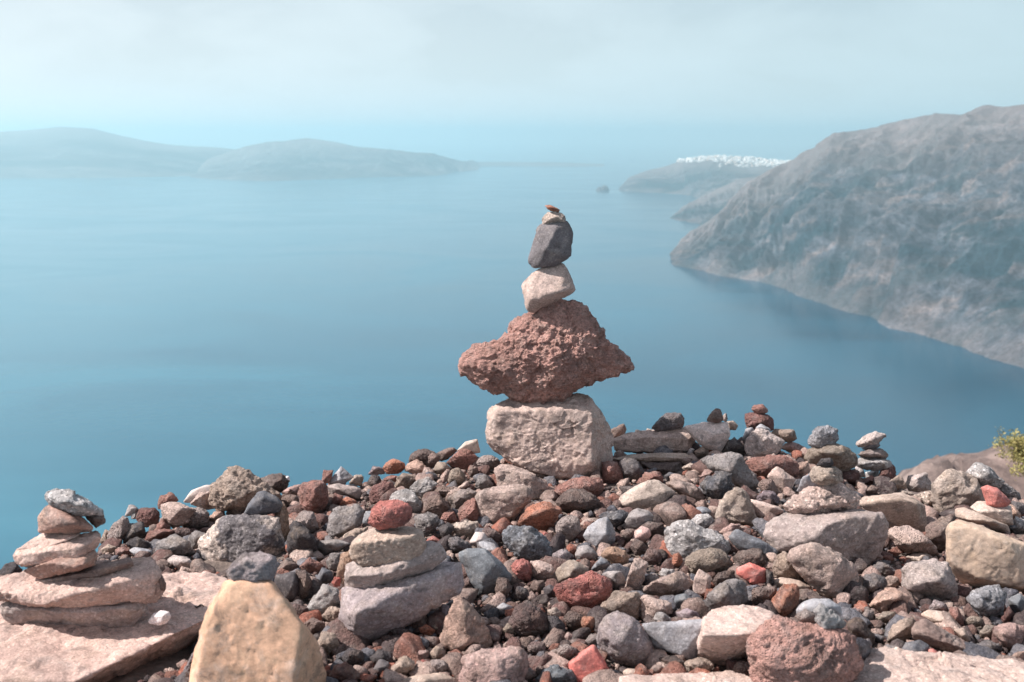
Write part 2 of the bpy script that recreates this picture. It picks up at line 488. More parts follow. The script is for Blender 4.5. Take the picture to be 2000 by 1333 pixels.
def loft(name, coast, ridge, mat, nu=240, nv=110, power=.8, amp=24.0, wave=140.0, gully=1.0, back=.7, seed=0, sink=20.0, shear=.22):
    """land between a shoreline (picture points on the sea) and a crest (picture points with their distance), with a back slope"""
    cp = np.array([at_z(x, y, SEA_Z) for x, y in coast])
    rp = np.array([at(x, y, Y) for x, y, Y in ridge])
    def resample(P, n):
        s = np.concatenate([[0], np.cumsum(np.linalg.norm(np.diff(P[:, :2], axis=0), axis=1))]); s /= s[-1]
        t = np.linspace(0, 1, n)
        return np.stack([np.interp(t, s, P[:, k]) for k in range(3)], 1)
    A = resample(cp, nu); B = resample(rp, nu)
    nb = max(8, nv // 4)
    rows = []; win = []
    tip = np.clip(np.linspace(0, 1, nu) / .16, .22, 1)
    for v in np.linspace(-.06, 1, nv):
        P = A + (B - A) * v
        if v >= 0: P[:, 2] = A[:, 2] + (B[:, 2] - A[:, 2]) * v ** power
        else: P[:, 2] = A[:, 2] + v * sink * 16
        rows.append(P); win.append(tip * max(0.05, min(1, math.sin(math.pi * min(max(v, 0), 1)) ** .7 + .18)))
    for v in np.linspace(0, 1, nb + 1)[1:]:
        P = B + (B - A) * back * v
        P[:, 2] = B[:, 2] + (SEA_Z - 4 - B[:, 2]) * v ** 1.4
        rows.append(P); win.append(tip * .25)
    V = np.concatenate(rows); W = np.concatenate(win)
    Q = V / wave + seed * 13.7
    # gullies and spurs run down the slope: the noise is stretched along it
    u = np.tile(np.linspace(0, 1, nu), len(rows)); L_ = np.linalg.norm(np.diff(A[:, :2], axis=0), axis=1).sum()
    vv = np.repeat(np.arange(len(rows)) / nv, nu)
    G = np.stack([(u - shear * vv) * L_ / wave * 1.1, vv * 1.6 + u * L_ / wave * .35, np.full(len(V), seed * 7.1)], 1)
    G1 = G * (.36, .42, 1) + 40.0
    d = amp * (.10 * fbm(Q * 1.6, 6, .62)) + gully * amp * .62 * (.5 - 1.4 * np.abs(fbm(G * 1.5, 5, .52))) + gully * amp * 1.8 * (.45 - 1.3 * np.abs(perlin(G1) + .25 * perlin(G1 * 2.1)))
    V[:, 2] += d * W
    V[:, 0] -= d * W * .6
    V[:, 2] = np.maximum(V[:, 2], SEA_Z - 6)
    LUV = np.stack([u * L_, vv * 300.0, np.full(len(V), seed * 31.0)], 1)
    n = len(rows)
    i = np.arange(n - 1)[:, None] * nu + np.arange(nu - 1)[None]
    i = i.ravel()
    F = np.stack([i, i + 1, i + nu + 1, i + nu], 1)
    o = mesh_obj(name, V, F, mat)
    at_ = o.data.attributes.new('land_uv', 'FLOAT_VECTOR', 'POINT'); at_.data.foreach_set('vector', LUV.astype(np.float32).ravel())
    tag(o, kind='structure')
    return o, V.reshape(n, nu, 3)

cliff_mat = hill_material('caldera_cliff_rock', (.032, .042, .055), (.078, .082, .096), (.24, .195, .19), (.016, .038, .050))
far_mat = hill_material('far_island_rock', (.045, .05, .056), (.09, .09, .096), (.2, .175, .165), (.03, .045, .05), .5)

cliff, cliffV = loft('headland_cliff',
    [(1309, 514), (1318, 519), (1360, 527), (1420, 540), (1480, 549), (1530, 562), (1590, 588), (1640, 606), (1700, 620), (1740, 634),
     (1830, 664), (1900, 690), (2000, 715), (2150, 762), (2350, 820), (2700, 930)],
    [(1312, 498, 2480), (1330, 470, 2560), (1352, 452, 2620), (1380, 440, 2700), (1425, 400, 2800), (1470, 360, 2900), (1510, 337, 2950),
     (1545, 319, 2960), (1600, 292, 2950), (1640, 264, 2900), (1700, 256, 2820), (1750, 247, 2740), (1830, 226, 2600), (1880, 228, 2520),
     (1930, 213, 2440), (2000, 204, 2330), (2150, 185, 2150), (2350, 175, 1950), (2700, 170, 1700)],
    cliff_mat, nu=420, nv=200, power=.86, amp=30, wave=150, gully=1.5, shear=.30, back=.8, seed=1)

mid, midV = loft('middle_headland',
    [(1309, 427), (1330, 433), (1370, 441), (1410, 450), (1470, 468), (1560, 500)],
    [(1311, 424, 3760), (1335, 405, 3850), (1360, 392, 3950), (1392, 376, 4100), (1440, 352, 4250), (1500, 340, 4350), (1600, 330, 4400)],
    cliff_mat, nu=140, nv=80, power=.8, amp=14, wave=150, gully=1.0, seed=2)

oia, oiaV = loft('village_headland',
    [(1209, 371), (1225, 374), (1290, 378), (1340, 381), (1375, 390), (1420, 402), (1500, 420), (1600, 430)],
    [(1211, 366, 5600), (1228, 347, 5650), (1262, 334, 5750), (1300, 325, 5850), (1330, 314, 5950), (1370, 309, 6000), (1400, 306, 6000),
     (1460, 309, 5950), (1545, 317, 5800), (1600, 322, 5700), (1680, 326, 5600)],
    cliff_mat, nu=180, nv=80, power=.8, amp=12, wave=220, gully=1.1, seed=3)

near_isle, _ = loft('near_island',
    [(372, 347), (420, 351), (520, 354), (620, 351), (720, 347), (800, 345), (860, 343), (900, 334), (935, 324)],
    [(378, 342, 7600), (405, 312, 7800), (440, 299, 7900), (480, 286, 8000), (520, 278, 8050), (550, 276, 8050), (600, 270, 8100), (650, 277, 8100),
     (700, 288, 8150), (760, 294, 8200), (800, 297, 8250), (845, 299, 8300), (880, 309, 8400), (910, 317, 8600), (935, 322, 9000)],
    far_mat, nu=220, nv=60, power=.8, amp=26, wave=420, gully=1.3, seed=4)

far_isle, _ = loft('far_island',
    [(-2600, 352), (-1200, 352), (-500, 352), (-200, 350), (0, 348), (150, 348), (300, 346), (400, 344), (520, 340)],
    [(-2600, 330, 9500), (-1200, 296, 9200), (-500, 280, 9000), (-200, 262, 9000), (0, 256, 9000), (60, 253, 9000), (120, 248, 9000), (180, 252, 9000), (240, 267, 9000), (300, 279, 9000),
     (340, 285, 9000), (430, 290, 9000), (520, 300, 9000)],
    far_mat, nu=420, nv=60, power=.85, amp=26, wave=600, gully=1.3, seed=5)

low_isle, _ = loft('distant_low_island',
    [(880, 324), (950, 323), (1050, 322.5), (1120, 322.5), (1180, 322)],
    [(880, 318, 9700), (950, 316.5, 9750), (1050, 317, 9750), (1120, 318, 9750), (1180, 321, 9750)],
    far_mat, nu=80, nv=24, power=.7, amp=4, wave=500, seed=6)

# small rock off the headland: two humps
ip = at_z(1178, 372.5, SEA_Z)
def islet_hull(cx, cz, wx, wz):
    rr = np.random.RandomState(int(cx * 3 + 90))
    a = np.linspace(0, 2 * math.pi, 12)[:-1]
    return np.array([(cx + wx * math.cos(t), 22 * math.sin(t), -10) for t in a] +
                    [(cx + wx * .6 * math.cos(t), 12 * math.sin(t), cz + wz * (.55 + .35 * rr.rand())) for t in a[::2]] + [(cx, 0, cz + wz)])
iv, if_ = stone_mesh([islet_hull(8, 0, 30, 32), islet_hull(-18, 0, 26, 20)], 5, 24, 'grain', 5)
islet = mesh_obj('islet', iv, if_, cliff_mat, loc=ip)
tag(islet, kind='structure')

# white village along the crest of its headland: cubes and vaults by the hundred, one mass at this distance
def white_wall():
    m, N, L, b = new_mat('whitewash')
    geo = N.new('ShaderNodeNewGeometry')
    r = ramp(N, [(0, (.68, .68, .67)), (.55, (.74, .72, .70)), (.78, (.60, .54, .50)), (.9, (.74, .62, .54))], 'CONSTANT')
    L.new(geo.outputs['Random Per Island'], r.inputs[0]); L.new(r.outputs[0], b.inputs['Base Color'])
    b.inputs['Roughness'].default_value = .9
    return m

def house_block(x, y, z, w, d, h, a, vault):
    """a small house: walls, and a flat or a barrel-vaulted roof"""
    c, s = math.cos(a), math.sin(a)
    prof = [(-w / 2, -6), (w / 2, -6), (w / 2, h)]
    prof += [(w / 2 * math.cos(t), h + w * .32 * math.sin(t)) for t in np.linspace(0, math.pi, 7)[1:-1]] if vault else [(w / 2 - .6, h + .8), (-w / 2 + .6, h + .8)]
    prof += [(-w / 2, h)]
    n = len(prof)
    V = [(px, py, pz) for py in (-d / 2, d / 2) for px, pz in prof]
    V = [(x + vx * c - vy * s, y + vx * s + vy * c, z + vz) for vx, vy, vz in V]
    T = []
    for k in range(n): T += [(k, (k + 1) % n, n + (k + 1) % n), (k, n + (k + 1) % n, n + k)]
    for k in range(1, n - 1): T += [(0, k + 1, k), (n, n + k, n + k + 1)]
    return V, T

rnd = random.Random(4)
HV, HF = [], []
hr = oiaV[:80]
cols = [j for j in range(180) if 1326 < project(hr[79, j])[0] < 1600]
for _ in range(700):
    j = rnd.choice(cols)
    px = project(hr[79, j])[0]
    reach = np.interp(px, [1326, 1345, 1390, 1418, 1440, 1480, 1550, 1600], [1, 6, 9, 17, 13, 9, 6, 2])
    i = 79 - min(int(abs(rnd.gauss(0, 1)) * reach * .8), int(reach * 1.6) + 1)
    P = hr[i, j]
    v, t = house_block(P[0] + rnd.uniform(-14, 14), P[1] + rnd.uniform(-14, 14), P[2], rnd.uniform(9, 20), rnd.uniform(8, 16), rnd.uniform(4, 9),
                       rnd.uniform(0, 3.1), rnd.random() < .35)
    k = len(HV); HV += v; HF += [(a + k, b_ + k, c_ + k) for a, b_, c_ in t]
village = mesh_obj('village_houses', HV, HF, white_wall(), smooth=False)
tag(village, 'dense white village spilling over the crest of the far headland', 'village', kind='stuff')

# lone white house on the crest of the big headland
jb = min(range(420), key=lambda j: abs(project(cliffV[199, j])[0] - 1609))
hp = cliffV[199, jb]
v, t = house_block(0, 0, -2, 11, 10, 5, .6, False)
hroot = bpy.data.objects.new('house', None); COL.objects.link(hroot); hroot.location = hp
tag(hroot, 'lone white house on the crest of the big headland', 'house')
mesh_obj('wall', v, t, white_wall(), hroot, smooth=False)
glassm, _n, _l, gb = new_mat('dark_window'); gb.inputs['Base Color'].default_value = (.03, .035, .04, 1); gb.inputs['Roughness'].default_value = .2
for sx in (-3, 3):
    bmv = np.array([(x, y, z) for x in (sx - .8, sx + .8) for y in (-5.04, -4.94) for z in (-.5, 1.6)])
    c, s = math.cos(.6), math.sin(.6)
    bmv = np.stack([bmv[:, 0] * c - bmv[:, 1] * s, bmv[:, 0] * s + bmv[:, 1] * c, bmv[:, 2]], 1)
    mesh_obj('window', bmv, [(0, 1, 3, 2), (4, 6, 7, 5), (0, 4, 5, 1), (2, 3, 7, 6), (0, 2, 6, 4), (1, 5, 7, 3)], glassm, hroot, smooth=False)

# air
hz_m = bpy.data.materials.new('haze_air'); hz_m.use_nodes = True
hn = hz_m.node_tree.nodes; hn.clear()
ho = hn.new('ShaderNodeOutputMaterial'); hv = hn.new('ShaderNodeVolumePrincipled')
hv.inputs['Color'].default_value = (.67, .915, .985, 1)
hv.inputs['Density'].default_value = 1.5e-4
hv.inputs['Anisotropy'].default_value = .35
hz_m.node_tree.links.new(hv.outputs[0], ho.inputs['Volume'])
hz0, hz1 = SEA_Z - 7, 140.0
SEA_R2 = SEA_R + 2000
hb = [(x, y, z) for x in (-SEA_R2, SEA_R2) for y in (-SEA_R2, SEA_R2) for z in (hz0, hz1)]
haze = mesh_obj('haze', hb, [(0, 1, 3, 2), (4, 6, 7, 5), (0, 4, 5, 1), (2, 3, 7, 6), (0, 2, 6, 4), (1, 5, 7, 3)], hz_m, smooth=False)
tag(haze, 'pale blue sea haze filling the air', 'haze', kind='stuff')

# ------------------------------------------------------------------ the heap's ground, the slope below it
# crest of the heap: picture column -> row of the ground's skyline, distance of the crest
CREST = [(-700, 1240, 2.25), (-300, 1180, 2.3), (0, 1125, 2.35), (150, 1095, 2.4), (250, 1050, 2.5), (330, 1025, 2.6), (450, 1000, 2.7), (600, 965, 2.75), (700, 945, 2.8), (800, 925, 2.8),
         (900, 905, 2.85), (1000, 895, 2.9), (1200, 895, 2.9), (1300, 880, 2.95), (1400, 870, 2.95), (1500, 870, 2.95), (1600, 900, 2.95), (1700, 935, 2.95),
         (1760, 965, 2.9), (1850, 975, 2.85), (2000, 985, 2.8), (2300, 1010, 2.7), (2700, 1040, 2.6)]
NEAR_ROW, NEAR_Y = 1333.0, 1.56

def ground_Y(px, py):
    s, yf = interp(CREST, px)
    t = (py - s) / (NEAR_ROW - s)
    return 1.0 / max(1 / yf + (1 / NEAR_Y - 1 / yf) * t, .12)

def ground_material():
    m, N, L, b = new_mat('rubble_soil')
    tc = N.new('ShaderNodeTexCoord')
    n1 = noise(N, L, tc.outputs['Object'], 40, 8, .7)
    r = ramp(N, [(.3, srgb((84, 73, 69))), (.5, srgb((124, 109, 102))), (.7, srgb((160, 142, 132)))]); L.new(n1.outputs['Fac'], r.inputs[0])
    L.new(r.outputs[0], b.inputs['Base Color']); b.inputs['Roughness'].default_value = .95
    bp = N.new('ShaderNodeBump'); bp.inputs['Strength'].default_value = 1; bp.inputs['Distance'].default_value = .02
    L.new(n1.outputs['Fac'], bp.inputs['Height']); L.new(bp.outputs[0], b.inputs['Normal'])
    return m

gx = np.linspace(-700, 2700, 130)
NG = 70
rows = []
for k in range(NG):
    row = []
    for x in gx:
        s, _ = interp(CREST, x)
        y = 1500 + (s - 1500) * k / (NG - 1)
        row.append(at(x, y, ground_Y(x, y)))
    rows.append(np.array(row))
back = rows[-1]
for (dy, dz) in ((.15, -.12), (.5, -.6), (1.6, -2.4), (6, -9), (30, -38), (90, -95), (190, -190), (300, SEA_Z - 3)):
    P = back.copy(); P[:, 1] += dy; P[:, 0] *= 1 + dy * .9
    P[:, 2] = P[:, 2] + dz if dz > -200 else dz
    rows.append(P)
GV = np.concatenate(rows)
GV[:, 2] -= .012
GV[:NG * 130, 2] += .010 * fbm(GV[:NG * 130] * 14, 4, .6)
i = (np.arange(len(rows) - 1)[:, None] * 130 + np.arange(129)[None]).ravel()
ground = mesh_obj('ground', GV, np.stack([i, i + 1, i + 131, i + 130], 1), ground_material())
tag(ground, kind='structure')
front = [np.array([(p[0] * 3, p[1] - dy, p[2] - dz) for p in rows[0]]) for dy, dz in ((4.0, .3), (1.0, .02))]

# brown slope of the cliff edge farther right, with its bush
def slope_material():
    m, N, L, b = new_mat('dry_slope_soil')
    tc = N.new('ShaderNodeTexCoord')
    n1 = noise(N, L, tc.outputs['Object'], 1.6, 9, .7, .4)
    r = ramp(N, [(.3, srgb((76, 66, 64))), (.5, srgb((118, 101, 96))), (.7, srgb((160, 140, 132)))]); L.new(n1.outputs['Fac'], r.inputs[0])
    L.new(r.outputs[0], b.inputs['Base Color']); b.inputs['Roughness'].default_value = .95
    bp = N.new('ShaderNodeBump'); bp.inputs['Strength'].default_value = 1; bp.inputs['Distance'].default_value = .15
    L.new(n1.outputs['Fac'], bp.inputs['Height']); L.new(bp.outputs[0], b.inputs['Normal'])
    return m
top = [(1795, 985, 11.0), (1818, 935, 11.6), (1835, 915, 12.0), (1870, 903, 12.4), (1920, 893, 12.6), (1960, 887, 12.6), (2030, 880, 12.4), (2150, 872, 12), (2400, 860, 11), (2700, 850, 10)]
ox = np.linspace(1795, 2700, 90)
srows = []
for k in range(50):
    t = k / 49
    row = []
    for x in ox:
        yr, Y = interp([(a, b_, c) for a, b_, c in top], x)
        P = at(x, yr, Y)
        if t <= .7:
            q = 1 - t / .7
            row.append(P + np.array((0, -7.5 * q, -3.2 * q - .6 * q * q)))
        else:
            q = (t - .7) / .3
            row.append(P + np.array((6 * q * q, 9 * q, -14 * q * q - 1.0 * q)))
    srows.append(np.array(row))
SV = np.concatenate(srows)
SV[:, 2] += .13 * fbm(SV * .9, 5, .6) + .06 * fbm(SV * 5, 4, .65)
i = (np.arange(49)[:, None] * 90 + np.arange(89)[None]).ravel()
slope = mesh_obj('slope', SV, np.stack([i, i + 1, i + 91, i + 90], 1), slope_material())
tag(slope, kind='structure')

def leaf_mat(name, cols):
    m, N, L, b = new_mat(name)
    geo = N.new('ShaderNodeNewGeometry')
    r = ramp(N, [(k / (len(cols) - 1), srgb(c)) for k, c in enumerate(cols)]); L.new(geo.outputs['Random Per Island'], r.inputs[0])
    L.new(r.outputs[0], b.inputs['Base Color']); b.inputs['Roughness'].default_value = .6
    b.inputs['Subsurface Weight'].default_value = 0
    return m

bush_base = at(2042, 932, 10.6)
bush = bpy.data.objects.new('bush', None); COL.objects.link(bush); bush.location = bush_base
tag(bush, 'yellow green bush on the brown slope at the right edge', 'bush')
rb = random.Random(8)
LV, LF, TV, TF = [], [], [], []
def twig(p, q, r0, r1):
    p, q = np.array(p), np.array(q); d = q - p; d /= np.linalg.norm(d)
    a = np.cross(d, (.3, .5, .8)); a /= np.linalg.norm(a); b_ = np.cross(d, a)
    k = len(TV)
    for c, r in ((p, r0), (q, r1)):
        for j in range(5): TV.append(c + r * (a * math.cos(j * 1.2566) + b_ * math.sin(j * 1.2566)))
    for j in range(5): TF.append((k + j, k + (j + 1) % 5, k + 5 + (j + 1) % 5, k + 5 + j))
def leaf(p, s):
    d = np.array([rb.gauss(0, 1) for _ in range(3)]); d /= np.linalg.norm(d)
    e = np.cross(d, [rb.gauss(0, 1) for _ in range(3)]); e /= np.linalg.norm(e)
    k = len(LV)
    LV.extend([p - d * s, p + e * s * .45, p + d * s, p - e * s * .45]); LF.append((k, k + 1, k + 2, k + 3))
for n in range(44):
    az = rb.uniform(0, 6.28); el = rb.uniform(.35, 1.4); ln = rb.uniform(.32, .62)
    tip = np.array((math.cos(az) * math.cos(el) * ln * 1.25, math.sin(az) * math.cos(el) * ln, math.sin(el) * ln * .82))
    midp = tip * .5 + np.array((rb.uniform(-.05, .05), rb.uniform(-.05, .05), .03))
    twig((0, 0, -.1), midp, .012, .008); twig(midp, tip, .008, .003)
    for c in range(11):
        q = midp + (tip - midp) * (c / 9) + np.array([rb.gauss(0, .035) for _ in range(3)])
        twig(midp + (tip - midp) * (c / 11), q, .004, .002)
        for _ in range(34): leaf(q + np.array([rb.gauss(0, .032) for _ in range(3)]), rb.uniform(.012, .022))
wood, _n, _l, wb = new_mat('dry_wood'); wb.inputs['Base Color'].default_value = (*srgb((120, 98, 84)), 1)
mesh_obj('stem', TV, TF, wood, bush)
mesh_obj('foliage', LV, LF, leaf_mat('bush_leaf', [(112, 112, 62), (138, 132, 76), (158, 146, 88), (172, 154, 98), (122, 116, 68)]), bush, smooth=False)

# ------------------------------------------------------------------ stones: every one that can be told apart is a thing
FRAME = {'A': (880, 380, .31496), 'B': (900, 760, .2251), 'C': (0, 930, .30242), 'D': (340, 880, .33985), 'E': (640, 950, .28736),
         'F': (1000, 980, .2649), 'G': (1300, 980, .2649), 'H': (1600, 980, .2649), 'I': (1180, 760, .2), 'J': (1520, 780, .24), 'K': (680, 840, .18008)}
DEPTH = {}
BEHIND = []
FOOT = []                 # picture outlines of the stones, to keep the filling rubble out of their way
NSTONE = [0]

def S(fr, mat, col, label, outline, f='', key=None, on=None, dy=0.0, thick=.42, p=70, rnd=0.0, nm='stone', cat=None, wings=(), group=None, lvl=None, tint=None, yb=None, grow=1.045, Y=None, chips=None):
    """One stone. outline: its silhouette in tracing units of the frame; f: corners that stand nearer (x,y,depth); each traced
    point is carried to its own distance, so the stone is a solid with real size and thickness standing on the heap."""
    ox, oy, s = FRAME[fr]
    NSTONE[0] += 1
    rng = np.random.RandomState(NSTONE[0] * 31 + 5)
    def parse(t):
        out = []
        for w in t.split():
            a = w.split(',')
            d = a[2] if len(a) > 2 else '0'
            out.append((ox + float(a[0]) * s, oy + float(a[1]) * s, d if d == 't' else float(d) * s))
        return out
    O = parse(outline); F = parse(f) if f else []
    xs = np.array([(q[0], q[1]) for q in O])
    w, h = xs.max(0) - xs.min(0)
    c = (xs.max(0) + xs.min(0)) / 2
    size = math.sqrt(w * h)
    T = thick * min(max(w, h * 1.2), size * 1.35)      # half depth, in picture units
    if Y: Y0 = Y
    elif on: Y0 = DEPTH[on] + dy
    else:
        yg = ground_Y(c[0], (oy + yb * s) if yb else xs[:, 1].max())
        Y0 = yg + .55 * T * yg / FPX + dy
    mpp = np.linalg.norm(at(c[0], c[1], Y0)) / FPX
    if key: DEPTH[key] = Y0
    FOOT.append(xs); BEHIND.append(Y0 + .8 * T * mpp)
    nm = 'flat_stone' if nm == 'slab' else nm
    group = group or {'pebble': 'pebbles among the stones', 'boulder': 'boulders of the heap', 'flat_stone': 'flat stones lying in the heap', 'cairn_stone': 'stones stacked in the small cairns'}.get(nm, 'loose stones of the heap')
    def place(pts, ztop=[None]):
        out = []
        for x, y, d in pts:
            x = c[0] + (x - c[0]) * grow; y = c[1] + (y - c[1]) * grow
            if d == 't': out.append(at_z(x, y, ztop[0]))
            else: out.append(at(x, y, Y0 - d * mpp))
        return out
    zt = [None]
    if any(q[2] == 't' for q in O + F):
        q0 = next(q for q in O if q[2] == 't'); zt[0] = at(q0[0], c[1] + (q0[1] - c[1]) * grow, Y0)[2]
    pts = place(O, zt)
    if F: pts += place(F, zt)
    else:
        # the near side breaks into a few large faces round a ridge (or a cluster of corners on blunt stones)
        def P3(fx, fy, d): return place([(c[0] + fx * w / 2, c[1] + fy * h / 2, d * T)])
        if rnd:
            n = rng.randint(6, 9); a0 = rng.uniform(0, 6.28)
            for k in range(n):
                a = a0 + k * 6.283 / n + rng.uniform(-.3, .3); r = rng.uniform(.45, .72)
                pts += P3(r * math.cos(a), r * math.sin(a), math.sqrt(max(0, 1 - r * r)) * rng.uniform(.75, 1.05))
            pts += P3(rng.uniform(-.25, .25), rng.uniform(-.35, .1), rng.uniform(.9, 1.05))
        else:
            a = rng.uniform(0, 3.14); cx, cy = rng.uniform(-.22, .22), rng.uniform(-.25, .10); l = rng.uniform(.15, .5)
            pts += P3(cx + l * math.cos(a), cy + l * math.sin(a), rng.uniform(.7, 1.1))
            pts += P3(cx - l * math.cos(a), cy - l * math.sin(a), rng.uniform(.7, 1.1))
            if rng.rand() < .6:
                b_ = a + 1.57; m = rng.uniform(.25, .5) * rng.choice([-1, 1])
                pts += P3(cx + m * math.cos(b_), cy + m * math.sin(b_), rng.uniform(.6, .95))
    for q in O[::2] + O[1::4]:                        # the far side
        kk = rng.uniform(.55, .85)
        pts.append(at(c[0] + (q[0] - c[0]) * kk, c[1] + (q[1] - c[1]) * kk, Y0 + T * rng.uniform(.7, 1.05) * mpp))
    main = np.array(pts)
    C0 = main.mean(0)
    if wings: C0 = at(c[0], c[1], Y0)
    hulls = [(main - C0).astype(np.float32)]
    for wg in wings:
        q = place(parse(wg), zt)
        core = [C0 + np.array(e) * T * mpp * .5 for e in ((1, 0, 0), (-1, 0, 0), (0, .8, 0), (0, -.8, 0), (0, 0, .5), (0, 0, -.5))]
        tipd = [(np.array(e) * (1, 1, 1) + (0, T * mpp * .55, 0)) for e in q[:4]]
        hulls.append((np.array(q + core + tipd) - C0).astype(np.float32))
    big = max(w, h)
    level = (lvl + 1) if lvl else (7 if big > 320 else 6 if big > 140 else 5 if big > 42 else 4)
    V, Fc = stone_mesh(hulls, level, 34 if rnd else max(p, 80), mat, NSTONE[0], chips if chips is not None else 14 if rnd else 4 if F else 7, (.84, 1.0) if rnd else (.94, 1.0) if F else (.85, 1.0))
    o = mesh_obj(nm, V, Fc, MAT[mat], loc=C0)
    base = np.array(PAL[col]) * rng.uniform(.93, 1.07) * (1.28 if mat == 'pit' else 1.0)
    o.color = (*np.clip(base, 0, .85), 1)
    tag(o, label, cat or {'stone': 'stone', 'pebble': 'pebble', 'boulder': 'boulder', 'flat_stone': 'stone', 'cairn_stone': 'stone'}[nm], group)
    return o

CA = 'stones of the tall middle cairn'
# --- the tall cairn, from its base up
S('B', 'slab', 'cairnbeige', 'broad pinkish block that carries the whole tall middle cairn',
  '280,180 330,135,-40 400,105,-90 620,98,-110 900,62,-120 1015,42,-120 1050,88,-110 1110,85,-60 1135,150 1190,200,-40 1260,290,-70 1300,380,-90 1310,480,-90 1300,620,-60 1250,740 1150,762,60 1020,784,60 870,784,60 730,737,40 520,670,20 440,560,10 300,530,-10 230,430 290,340 300,240',
  '330,200,120 700,200,150 1118,192,160 1122,430,215 1118,620,235 1000,770,190 820,760,190 540,650,180 300,440,110', key='base', nm='cairn_stone', group=CA, yb=835, thick=.5, p=120, chips=0, lvl=6)
S('A', 'pit', 'cairnred', 'large red brown scoria rock with two pointed wings in the tall cairn',
  '500,735 560,690 670,652 750,665 808,668 825,715 860,790 920,825 962,862 968,915 990,972 985,1060 900,1160 800,1225 700,1290 620,1308 500,1302 440,1290 360,1255 320,1120 330,960 345,870 380,790 430,755',
  '640,1010,190 655,1180,160 560,880,110 720,790,60 700,900,130 890,900,60 420,980,140 480,1220,110 900,1080,70', key='red', on='base', dy=.005, nm='cairn_stone', group=CA, p=80, thick=.40, chips=3, grow=.985,
  wings=['65,1075,10 72,1112,10 125,1122,20 140,1160,20 250,1212,20 350,1258 110,975 180,920 260,895 345,868,-20 130,1040,60 300,1080,110 420,1150,110 420,860,70 430,1265,40', '990,972 1050,995 1110,1030 1140,1078 1085,1110 960,1157 860,1197 990,1060,60 900,1060,80 945,885,30 880,1185,20'], lvl=6, tint=1)
S('A', 'slab', 'cairnbeige', 'tilted pale beige block above the winged red rock',
  '555,465 610,445,-20 690,425,-30 715,455 740,500 770,580 765,605 735,622 660,642 580,692 510,732 475,715 460,640 445,580 455,545 495,505',
  '500,655,90 600,622,105 685,602,95 758,578,40 510,545,60 700,470,20', key='block', on='red', dy=-.01, nm='cairn_stone', group=CA, p=40)
S('A', 'smooth', 'darkgrey', 'dark blue grey angular stone standing high in the tall cairn',
  '540,205 562,185 640,165 718,168 738,195 755,245 748,340 740,385 715,405 690,408 640,440 560,450 520,452 492,430 485,400 510,330 525,260',
  '650,225,70 590,340,85 555,440,40 705,185,20 700,380,40', key='dkst', on='block', dy=.0, nm='cairn_stone', group=CA, p=40)
S('A', 'grain', 'beige', 'small rounded beige stone under the topmost chip of the tall cairn',
  '565,192 570,145 600,112 640,105 690,118 715,150 712,175 660,185 600,192', '625,150,50 660,135,40 690,160,30', key='cap', on='dkst', nm='cairn_stone', group=CA)
S('A', 'grain', 'orange', 'tiny orange brown chip on the very top of the tall cairn',
  '583,68 610,66 640,78 678,95 670,112 640,110 605,94', on='cap', nm='cairn_stone', group=CA, lvl=4)
# --- around its foot
S('B', 'grain', 'pinkbeige', 'pale pink block wedged under the left corner of the cairn base',
  '300,690 330,660 420,665 600,730 730,790 760,850 740,950 610,960 320,890', '320,700,50 600,745,90 605,950,100 330,880,60', dy=.02, p=40)
S('B', 'grain', 'pinkbeige', 'broad pink block with a pointed lower edge left of the orange scoria',
  '130,950 160,880 250,880 440,850 540,825 605,855 620,930 600,980 500,1100 440,1140 260,1190 210,1150 200,1100 140,1040',
  '180,920,60 420,890,90 560,870,70 560,960,80 270,1150,70 440,1100,80', key='pinkblk')
S('B', 'pit', 'orange', 'bright orange scoria lump in front of the cairn base',
  '505,1130 540,1060 610,1000 700,1005 760,975 800,990 830,1020 880,1040 850,1100 800,1170 740,1235 690,1245 620,1195 510,1190', key='orange')
S('B', 'pit', 'redbrown', 'red brown pitted stone directly under the right side of the cairn base',
  '780,960 800,900 880,820 960,775 1100,760 1220,760 1240,870 1200,930 1000,1000 850,990', rnd=1, dy=.05)
S('B', 'pit', 'darkbrown', 'dark round pitted stone just right of the orange scoria',
  '800,1000 890,970 900,900 960,860 1050,870 1150,920 1210,980 1200,1040 1100,1080 950,1085 860,1060', rnd=1)
S('F', 'speck', 'blue', 'blue grey granite lump with a dark right face below the orange scoria',
  '-68,225 -20,178 45,185 170,192 235,265 295,350 285,425 190,440 60,418 0,370 -55,290', '130,190,40 80,340,120 200,300,60 60,400,60 -20,250,50', key='granite', p=40)
S('F', 'pit', 'greybrown', 'brown pitted cube right of the granite lump',
  '320,190 350,130 430,90 490,110 515,170 500,250 430,295 370,285 325,230', rnd=1)
S('F', 'smooth', 'greyblue', 'smooth pale grey stone with a pointed top in mid heap',
  '525,250 560,190 640,130 700,110 735,170 760,240 750,310 680,350 610,350 550,290', '700,130,30 690,240,90 620,330,60 560,240,40 740,290,20', key='smoothgrey')
S('F', 'speck', 'darkblue', 'dark blue speckled stone behind the smooth pointed grey one',
  '640,110 690,75 800,60 860,80 850,150 760,210 735,170')
S('F', 'smooth', 'grey', 'rounded grey beige stone right behind the smooth pointed grey one',
  '810,170 850,90 930,45 1010,70 1045,110 1030,150 930,210 840,215', rnd=1)
S('F', 'smooth', 'pink', 'small rose pink stone with a clean face in mid heap',
  '880,290 905,220 960,180 1015,200 1025,250 990,300 930,300')
S('F', 'pit', 'darkbrown', 'dark brown lump touching the rose pink stone on its right', '950,180 1000,150 1110,160 1115,220 1080,275 1020,275', rnd=1, dy=.03)
S('F', 'pit', 'brown', 'small brown pitted stone left of the rose pink stone', '795,250 840,200 900,205 905,250 860,295 810,285', rnd=1)
